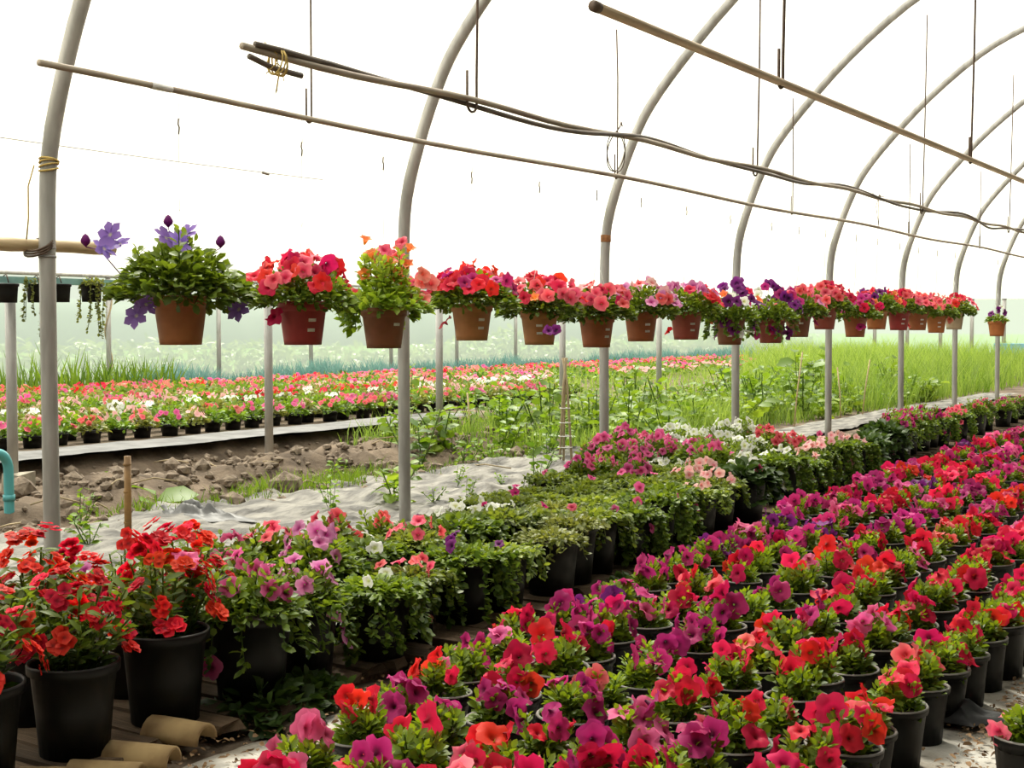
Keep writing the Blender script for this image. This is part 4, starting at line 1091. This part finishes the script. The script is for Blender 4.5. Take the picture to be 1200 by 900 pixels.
# leafy growth on the ground at the foot of the planks
CRP = []
for i in range(2):
    mb = MB(); mound(mb, .20, .13, 260, .06, .04, 0, 0, .9); CRP.append(mb.mesh('creeper_leaves', LF['dark']))
for X, Y, sc_, fc, lab in ((310, 835, 1.0, None, 'dark leafy growth on the ground under the lilac petunia'), (365, 815, .8, None, 'smaller dark leafy growth on the ground left of the path sheet'), (600, 755, .7, 'purple', 'ground creeper with purple blooms below the big pot of creeper'),
                           (560, 775, .7, 'purple', 'ground creeper with purple blooms beside the path, under trailing pots'), (800, 655, .8, None, 'dark leafy growth on the ground under the broad-leaved trailing plant'), (735, 690, .7, None, 'leafy growth on the ground beside the plank edge, right of the purple creepers'),
                           (1010, 590, .8, 'palepink', 'ground plant with pale pink blooms below the white petunias')):
    p = onz(X, Y, .02); e = empty('creeper', (p[0], p[1], 0), lab, 'ground plant', None, random.uniform(0, 6)); e.scale = (sc_,) * 3
    link('leaves', random.choice(CRP), e, kind='stuff')
    if fc:
        for q, n_ in dome_points(7, .17, .11, .02, int(X), 1.0, .8): link('flower', random.choice(FL[fc]), e, q, rot=quat_z(n_, ROT()), scale=.045)
# fallen leaves and bits on the paths
mb = MB(); n = 7000
y = rng.uniform(2, 12, n); lane = rng.random(n)
x = np.where(lane < .45, -1.06 + np.abs(rng.normal(0, .22, n)), np.where(lane < .85, edge(y) + rng.uniform(-.05, .45, n), rng.uniform(-2.7, -1.1, n)))
P = np.stack([x, y, .018 + rng.uniform(0, .012, n)], 1); th = rng.uniform(0, 6.28, n)
leaves(mb, P, np.stack([np.cos(th), np.sin(th), rng.normal(0, .15, n)], 1), rng.uniform(.010, .034, n), rng.uniform(.005, .016, n), .8, .2)
tag(link('fallen_leaves', mb.mesh('fallen_leaves', MT['dry'])), 'brown fallen leaves and litter strewn on the paths', 'leaves', kind='stuff')
# clods in the furrows
ico_v = np.array([(0, 0, 1), (.89, 0, .45), (.28, .85, .45), (-.72, .53, .45), (-.72, -.53, .45), (.28, -.85, .45), (.72, .53, -.45), (-.28, .85, -.45), (-.89, 0, -.45), (-.28, -.85, -.45), (.72, -.53, -.45), (0, 0, -1)])
ico_f = np.array([(0, 1, 2), (0, 2, 3), (0, 3, 4), (0, 4, 5), (0, 5, 1), (1, 6, 2), (2, 7, 3), (3, 8, 4), (4, 9, 5), (5, 10, 1), (6, 7, 2), (7, 8, 3), (8, 9, 4), (9, 10, 5), (10, 6, 1), (11, 7, 6), (11, 8, 7), (11, 9, 8), (11, 10, 9), (11, 6, 10)])
n = 2600; x = rng.uniform(-9.6, -6.6, n); y = rng.uniform(4.5, 14.5, n); s = rng.gamma(2, .0125, n)[:, None, None] + .008
V = ico_v[None] * s * rng.uniform(.6, 1.3, (n, 12, 3)); V[:, :, 2] *= .75
V += np.stack([x, y, ground_z(x, y) + s[:, 0, 0] * .3], 1)[:, None]
mb = MB(); mb.addmany(V, [(ico_f[None] + (np.arange(n) * 12)[:, None, None]).reshape(-1, 3)], np.full(n * 12, .5), smooth=False)
tag(link('soil_clods', mb.mesh('soil_clods', MT['clod'])), 'loose clods of brown soil in the dug furrows', 'soil', kind='stuff')
mb = MB()
for k in range(70):
    x, y = rng.uniform(-9.4, -6.7), rng.uniform(5, 13); a = rng.uniform(0, 6.28); ln = rng.uniform(.15, .5); z = float(ground_z(np.array(x), np.array(y))) + .03
    tube(mb, [(x, y, z), (x + ln * .5 * math.cos(a), y + ln * .5 * math.sin(a), z + rng.uniform(0, .06)), (x + ln * math.cos(a), y + ln * math.sin(a), z)], .006, 5)
tag(link('dry_stalks', mb.mesh('dry_stalks', MT['twig'])), 'dry stalks scattered on the dug furrows', 'stalks', kind='stuff')

# ------------------------------------------------------------------ canes
p = onz(150, 640, 0.0)
mb = MB(); tube(mb, [(0, 0, -.1), (.003, 0, .25), (0.0, .004, .53)], [.021, .022, .020], 9)
for z in (.14, .32, .48): ring_lathe(mb, [(.020, z - .008), (.025, z), (.020, z + .008)], 9)
tag(link('cane_stake', mb.mesh('cane_stake', MT['cane']), loc=(p[0], p[1], 0)), 'short brown cane stake standing behind the red flowers', 'stake')
pc = onz(662, 550, 0)
e = empty('cane_tripod', (pc[0], pc[1], 0), 'tripod of dry canes tied with string among the weeds', 'canes')
for a in (0.3, 2.3, 4.4):
    mb = MB(); tube(mb, [(.07 * math.cos(a), .07 * math.sin(a), -.05), (.02 * math.cos(a), .02 * math.sin(a), .75), (-.02 * math.cos(a), -.02 * math.sin(a), 1.0)], .011, 6); link('cane', mb.mesh('cane', MT['twig']), e)
mb = MB()
for z in (.2, .3, .42, .55): 
    t = np.linspace(0, 2 * PI, 13); r = .075 * (1 - z * .7); tube(mb, np.stack([r * np.cos(t), r * np.sin(t), np.full(13, z)], 1), .004, 4)
link('string', mb.mesh('tripod_string', MT['string']), e)
for i, (X, Y, h, lab) in enumerate(((930, 500, .95, 'leaning pale cane left of the tall broad-leaved weed'), (985, 490, .7, 'pale cane beside the fifth arch in the grass'), (1010, 488, .8, 'pale cane leaning right of the fifth arch'), (550, 520, .55, 'pale cane between second arch and coral bedding row'))):
    p = onz(X, Y, 0); mb = MB(); tube(mb, [(0, 0, -.05), (.03 * (-1) ** i, .05, h * .5), (.08 * (-1) ** i, .08, h)], .009, 6)
    tag(link('cane_stake', mb.mesh('thin_cane', MT['bamboo']), loc=(p[0], p[1], 0)), lab, 'stake')

# ------------------------------------------------------------------ weeds, grass, leeks, hedge
def weed_mesh(h, n, L, Wd, mat, stems=3, big=False):
    mb = MB()
    for s in range(stems):
        a = rng.uniform(0, 6.28); r = .12 * (s > 0); p0 = np.array([0, 0, -.03]); p1 = np.array([r * math.cos(a) * 2, r * math.sin(a) * 2, h * rng.uniform(.7, 1)])
        tube(mb, [p0, (p0 + p1) * .5 + rng.normal(0, .01, 3), p1], .006, 5, 0, .3, False)
        m = max(4, n // stems); t = np.linspace(.12, 1, m)[:, None]; P = p0 + (p1 - p0) * t; b = np.arange(m) * 2.4 + a
        D = np.stack([np.cos(b), np.sin(b), np.full(m, .35)], 1) + rng.normal(0, .25, (m, 3)); P = P + D * .03
        leaves(mb, P, D, L * rng.uniform(.6, 1.2, m), Wd * rng.uniform(.7, 1.2, m), .7, .1, rng.uniform(.2, 1, m))
    return mb.mesh('weed_foliage', mat)
WM = [weed_mesh(.45, 36, .13, .08, LF['weed'], 3), weed_mesh(.6, 42, .12, .075, LF['weed'], 4), weed_mesh(.35, 30, .15, .10, LF['light'], 3), weed_mesh(.3, 40, .10, .05, LF['weed'], 5)]
def unit_leaf(mat, i):
    mb = MB(); leaves(mb, np.zeros((1, 3)), np.array([[1.0, 0, 0]]), [1.0], [.6], .6, .1, [(.15, .5, .85)[i]], roll=0.0); return mb.mesh('leaf', mat)
UL = {k: [unit_leaf(LF[k], i) for i in range(3)] for k in ('weed', 'light', 'mid')}
def leafy(root, h, n, L, key, stems=3):
    mb = MB(); P_, D_, L_ = [], [], []
    for q in range(stems):
        a = rng.uniform(0, 6.28); r = .12 * (q > 0); p0 = np.array([0, 0, -.03]); p1 = np.array([r * math.cos(a) * 2, r * math.sin(a) * 2, h * rng.uniform(.7, 1)])
        tube(mb, [p0, (p0 + p1) * .5 + rng.normal(0, .01, 3), p1], .006, 5, 0, .3, False)
        m = max(4, n // stems); t = np.linspace(.12, 1, m)
        for j in range(m):
            b = j * 2.4 + a
            P_.append(p0 + (p1 - p0) * t[j]); D_.append(np.array([math.cos(b), math.sin(b), .35]) + rng.normal(0, .25, 3)); L_.append(L * rng.uniform(.6, 1.2))
    link('stem', mb.mesh('weed_stem', MT['stem']), root)
    leaf_pieces(root, P_, D_, L_, key)
def leaf_pieces(root, P_, D_, L_, key):
    for p, d, l in zip(P_, D_, L_):
        d = Vector(d).normalized(); up = (Vector((0, 0, 1)) + Vector(rng.normal(0, .3, 3)))
        y_ = up.cross(d).normalized(); z_ = d.cross(y_)
        M = Matrix((d, y_, z_)).transposed()
        link('leaf', random.choice(UL[key]), root, p, rot=M.to_quaternion(), scale=float(l))
BIG = weed_mesh(.95, 40, .26, .15, LF['weed'], 3)
def one_weed(X, Y, me, lab, grp=None, s=1.0, cat='weed', name='weed'):
    p = onz(X, Y, 0)
    e = empty(name, (p[0], p[1], float(ground_z(np.array(p[0]), np.array(p[1])))), lab, cat, grp, random.uniform(0, 6)); e.scale = (s,) * 3
    if me is WM[0]: leafy(e, .45, 36, .13, 'weed')
    elif me is WM[2]: leafy(e, .35, 30, .15, 'light')
    elif me is BIG: leafy(e, .95, 40, .26, 'weed')
    else: link('leaves', me, e, kind='stuff')
    return e
one_weed(935, 478, BIG, 'tall broad-leaved weed standing among the grass left of the fifth arch', None, 1.0)
one_weed(955, 470, BIG, 'tall broad-leaved weed close behind the fifth arch', None, .9)
one_weed(745, 488, WM[1], 'tall dark-leaved weed right of the third arch', None, 1.1)
one_weed(490, 545, WM[0], 'leafy vine-like weed climbing beside the second arch', None, 1.25)
one_weed(462, 590, WM[2], 'bright leafy weed at the foot of the second arch', None, .9)
one_weed(480, 500, WM[1], 'tall broad-leaved seedling right behind the second arch', None, 1.0)
p = onz(183, 600, 0)
e = empty('weed', (p[0], p[1], .02), 'weed with a few large bright leaves on the white sheet', 'weed')
leafy(e, .12, 4, .26, 'weed', 1)
one_weed(130, 560, WM[2], 'small bright seedling in the furrow left of the cane stake', None, .5)
one_weed(105, 640, WM[3], 'small weed right of the nearest arch foot', None, .6)
one_weed(390, 555, WM[3], 'small weed growing through the white sheet by the second arch', None, .6)
one_weed(625, 575, WM[0], 'leafy weed behind the white flowers at the end of the sheet', None, .8)
for k in range(14):
    y = prng.uniform(5.2, 11.2); x = prng.uniform(-6.8, -5.5)
    e = empty('weed', (x, y, .02), 'tiny green seedling growing through the crumpled white sheet', 'weed', 'seedlings on the white sheet', prng.uniform(0, 6)); q = prng.uniform(.2, .42); e.scale = (q, q, q)
    link('leaves', WM[prng.choice((1, 2, 3))], e, kind='stuff')
wcount = 0
def proj_bay(x, y): return y * XR1 / x          # where the line of sight to (x, y) crosses the row of arches
for k in range(210):
    y = prng.uniform(9.5, 24); x = prng.uniform(-9.4, -5.7)
    X, Y, d = proj((x, y, 0.1))
    if not (430 < X < 1220): continue
    if x > -6.7 and y < 11.8: continue
    if x > -6.3 and y > 12.8: continue
    if X < 560 and prng.random() < .6: continue
    wcount += 1
    ty = prng.randrange(4); bay = sum(1 for q in YA if q < proj_bay(x, y))
    dp = 'close behind' if x > -6.9 else ('some way behind' if x > -8.1 else 'far behind')
    lab = f"{('round-leaved', 'tall leafy', 'bright broad-leaved', 'low bushy')[ty]} weed {dp} the gap after the {nth(max(1, bay))} arch"
    e = empty('weed', (x, y, 0), lab, 'weed', f'weeds {dp} arch {nth(max(1, bay))}', prng.uniform(0, 6)); s = prng.uniform(.6, 1.15); e.scale = (s, s, s)
    link('leaves', WM[ty], e, kind='stuff')
def grass(name, n, xf, y0, y1, h0, h1, wd, mat, lab, power=1.0, bend=.3, cat='grass'):
    y = y0 + (y1 - y0) * rng.uniform(0, 1, n) ** power; x = xf(y, rng.uniform(0, 1, n))
    if name == 'tall_grass':
        keep = np.array([proj((a_, b_, .4))[0] > 865 + 60 * random.random() for a_, b_ in zip(x, y)]); x, y = x[keep], y[keep]; n = len(x)
    cl = vnoise(x * 1.3, y * 1.3, 21)
    P = np.stack([x, y, ground_z(x, y) - .02], 1); D = np.stack([rng.normal(0, .2, n), rng.normal(0, .2, n), np.ones(n)], 1)
    mb = MB(); blades(mb, P, D, (h0 + (h1 - h0) * rng.uniform(0, 1, n)) * (.55 + .8 * cl), wd, bend, np.clip(cl * .8 + rng.normal(.1, .2, n), 0, 1))
    return tag(link(name, mb.mesh(name, mat)), lab, cat, kind='stuff')
grass('grass', 16000, lambda y, u: -9.5 + u * 3.1, 11.5, 30, .12, .42, .006, LF['grass'], 'rough green grass between the weeds behind the arches', 1.1)
grass('tall_grass', 30000, lambda y, u: -17.0 + u * (10.8 - .0 * y), 20, 46, .35, .85, .008, LF['grass'], 'tall pale green grass filling the far end of the tunnel', 1.1)
grass('bed_grass', 12000, lambda y, u: -17.0 + u * 7.6, 17, 44, .10, .34, .007, LF['grass'], 'short grass growing through the far end of the raised bed', 1.0)
grass('low_grass', 3500, lambda y, u: -7.6 + u * .9, 6.3, 12, .05, .16, .005, LF['weed'], 'low grass creeping along the edge of the white sheet', 1.0)
grass('leeks', 9000, lambda y, u: -18.85 + u * 1.0, 16.5, 44, .35, .62, .014, LF['leek'], 'strip of blue-green leeks along the film side wall', 1.1, .18, 'leeks')
grass('iris_leaves', 900, lambda y, u: -18.9 + u * 1.2, 12.5, 17.2, .5, .95, .018, LF['weed'], 'clump of tall sword-shaped leaves at the left end of the film wall', 1.0, .15, 'leaves')
n = 16000
y = rng.uniform(5, 60, n); x = -21.2 - np.abs(rng.normal(0, .8, n)); z = rng.uniform(-.2, 1, n) ** 1.3
P = np.stack([x, y, np.nan_to_num(z) * (.55 + .7 * vnoise(y * .35, y * 0, 2))], 1)
mb = MB(); leaves(mb, P, rng.normal(0, 1, (n, 3)), rng.uniform(.12, .3, n), rng.uniform(.06, .12, n))
tag(link('hedge_foliage', mb.mesh('hedge_foliage', LF['dust'])), 'pale green scrub outside the film side wall', 'scrub', kind='stuff')

ty_ = np.linspace(-40, 160, 160); prof_h = 3.0 + 1.0 * fbm(ty_ * .12, ty_ * 0, 4) + .5 * fbm(ty_ * .6, ty_ * 0, 8)
TX = np.stack([np.full(160, -62.0), np.full(160, -63.0), np.full(160, -66.0), np.full(160, -70.0)], 1); TY_ = np.repeat(ty_[:, None], 4, 1)
TZ = np.stack([np.full(160, -.3), prof_h * .6, prof_h, prof_h * .9], 1)
link('hills_outside', grid_mesh('hills_outside', TX, TY_, TZ, MT['hill']), kind='structure')
# ------------------------------------------------------------------ background bed of annuals
bf = []
for i in range(3):
    mb = MB(); mound(mb, .16, .19, 120, .07, .04, .05, 0, .8); bf.append(mb.mesh('bedding_foliage', LF['weed' if i else 'yellow']))
BB = {}
for c in ('pink', 'coral', 'salmon', 'red', 'white', 'magenta', 'palepink'):
    BB[c] = [stuff_blooms([c] * 12, dome_points(9, .15, .13, .11, 800 + i, 1.0, .8), .036, True) for i in range(2)]
BPOT = pot_mesh('tray_pot', .10, .13, .08, [MT['black'], MT['black']], 12)
cand = []
for k in range(13):
    x = -10.75 - k * .50
    y = 6.5 + .1 * (k % 3)
    while y < 38:
        cand.append((k, x + prng.uniform(-.05, .05), y)); y += prng.uniform(.30, .36)
def bg_color(k, y, X, Y):
    if prng.random() < .16: return None
    if k == 0: return prng.choices(['coral', 'pink', 'palepink', 'salmon'], [.5, .3, .1, .1])[0] if prng.random() < .75 else None
    if k == 1: return prng.choice(['coral', 'palepink', None, None, 'pink'])
    if k == 2: return prng.choice(['white', None, None, 'palepink', None])
    if k == 3: return prng.choice(['white', 'white', None, 'white'])
    if k == 4: return 'red' if X > 270 and X < 480 and prng.random() < .8 else prng.choice(['palepink', 'white', None])
    if k in (5, 6): return prng.choice(['palepink', 'pink', 'palepink', 'coral'])
    if k == 7: return prng.choice(['pink', None, 'salmon', None])
    if k in (8, 9): return prng.choice(['coral', None, None, None])
    if k >= 10: return prng.choice(['coral', 'salmon', 'pink', 'red'])
vis = []
for k, x, y in cand:
    X, Y, d = proj((x, y, .3))
    if not (-15 < X < 1215): continue
    if X > 560 and k < 4 and y > 19: continue
    if X > 880: continue
    if X > 640 and 2 <= k <= 9 and prng.random() < .45: continue
    vis.append((d, k, x, y, X, Y))
vis.sort()
print('annuals', len(vis))
ordn = {}
far = MB(); cols = ['pink', 'coral', 'salmon', 'red', 'white', 'magenta', 'palepink']
BGROW = ['front row on the grey strip', 'second row from the grey strip', 'third row from the grey strip', 'fourth row from the grey strip', 'fifth row from the grey strip', 'sixth row from the grey strip', 'seventh row from the grey strip',
         'eighth row from the grey strip', 'ninth row from the grey strip', 'tenth row from the grey strip', 'eleventh row from the grey strip', 'twelfth row from the grey strip', 'back row']
for j, (d, k, x, y, X, Y) in enumerate(vis):
    c = bg_color(k, y, X, Y); z = .11
    if j < 290:
        ordn[k] = ordn.get(k, 0) + 1
        e = empty('bedding_plant', (x, y, z), (f'{COLWORD[c]} bedding plant' if c else 'bedding plant without blooms') + f', {BGROW[k]}, {nth(ordn[k])} from left', 'bedding plant', 'bedding plants on the raised bed', prng.uniform(0, 6))
        link('pot', BPOT, e); link('foliage', prng.choice(bf), e, (0, 0, .05), kind='stuff')
        if c: link('blossoms', prng.choice(BB[c]), e, (0, 0, .05), kind='stuff')
    else:
        m = 16; P = np.stack([x + rng.normal(0, .08, m), y + rng.normal(0, .09, m), z + .08 + rng.uniform(0, .16, m)], 1)
        leaves(far, P, rng.normal(0, 1, (m, 3)) + np.array([0, 0, .4]), rng.uniform(.06, .12, m), .05, mi=0)
        if c:
            for q in range(7): add_bloom(far, c, (x + random.uniform(-.13, .13), y + random.uniform(-.13, .13), z + .2 + random.uniform(0, .08)), (random.gauss(0, .5), random.gauss(0, .5), 1), .05, 1 + cols.index(c), True)
tag(link('distant_bedding_flowers', far.mesh('distant_bedding_flowers', [LF['weed']] + [PT[c] for c in cols])), 'distant rows of bedding flowers toward the side wall', 'flowers', kind='stuff')
print('objects', len(S.objects), 'weeds', wcount)
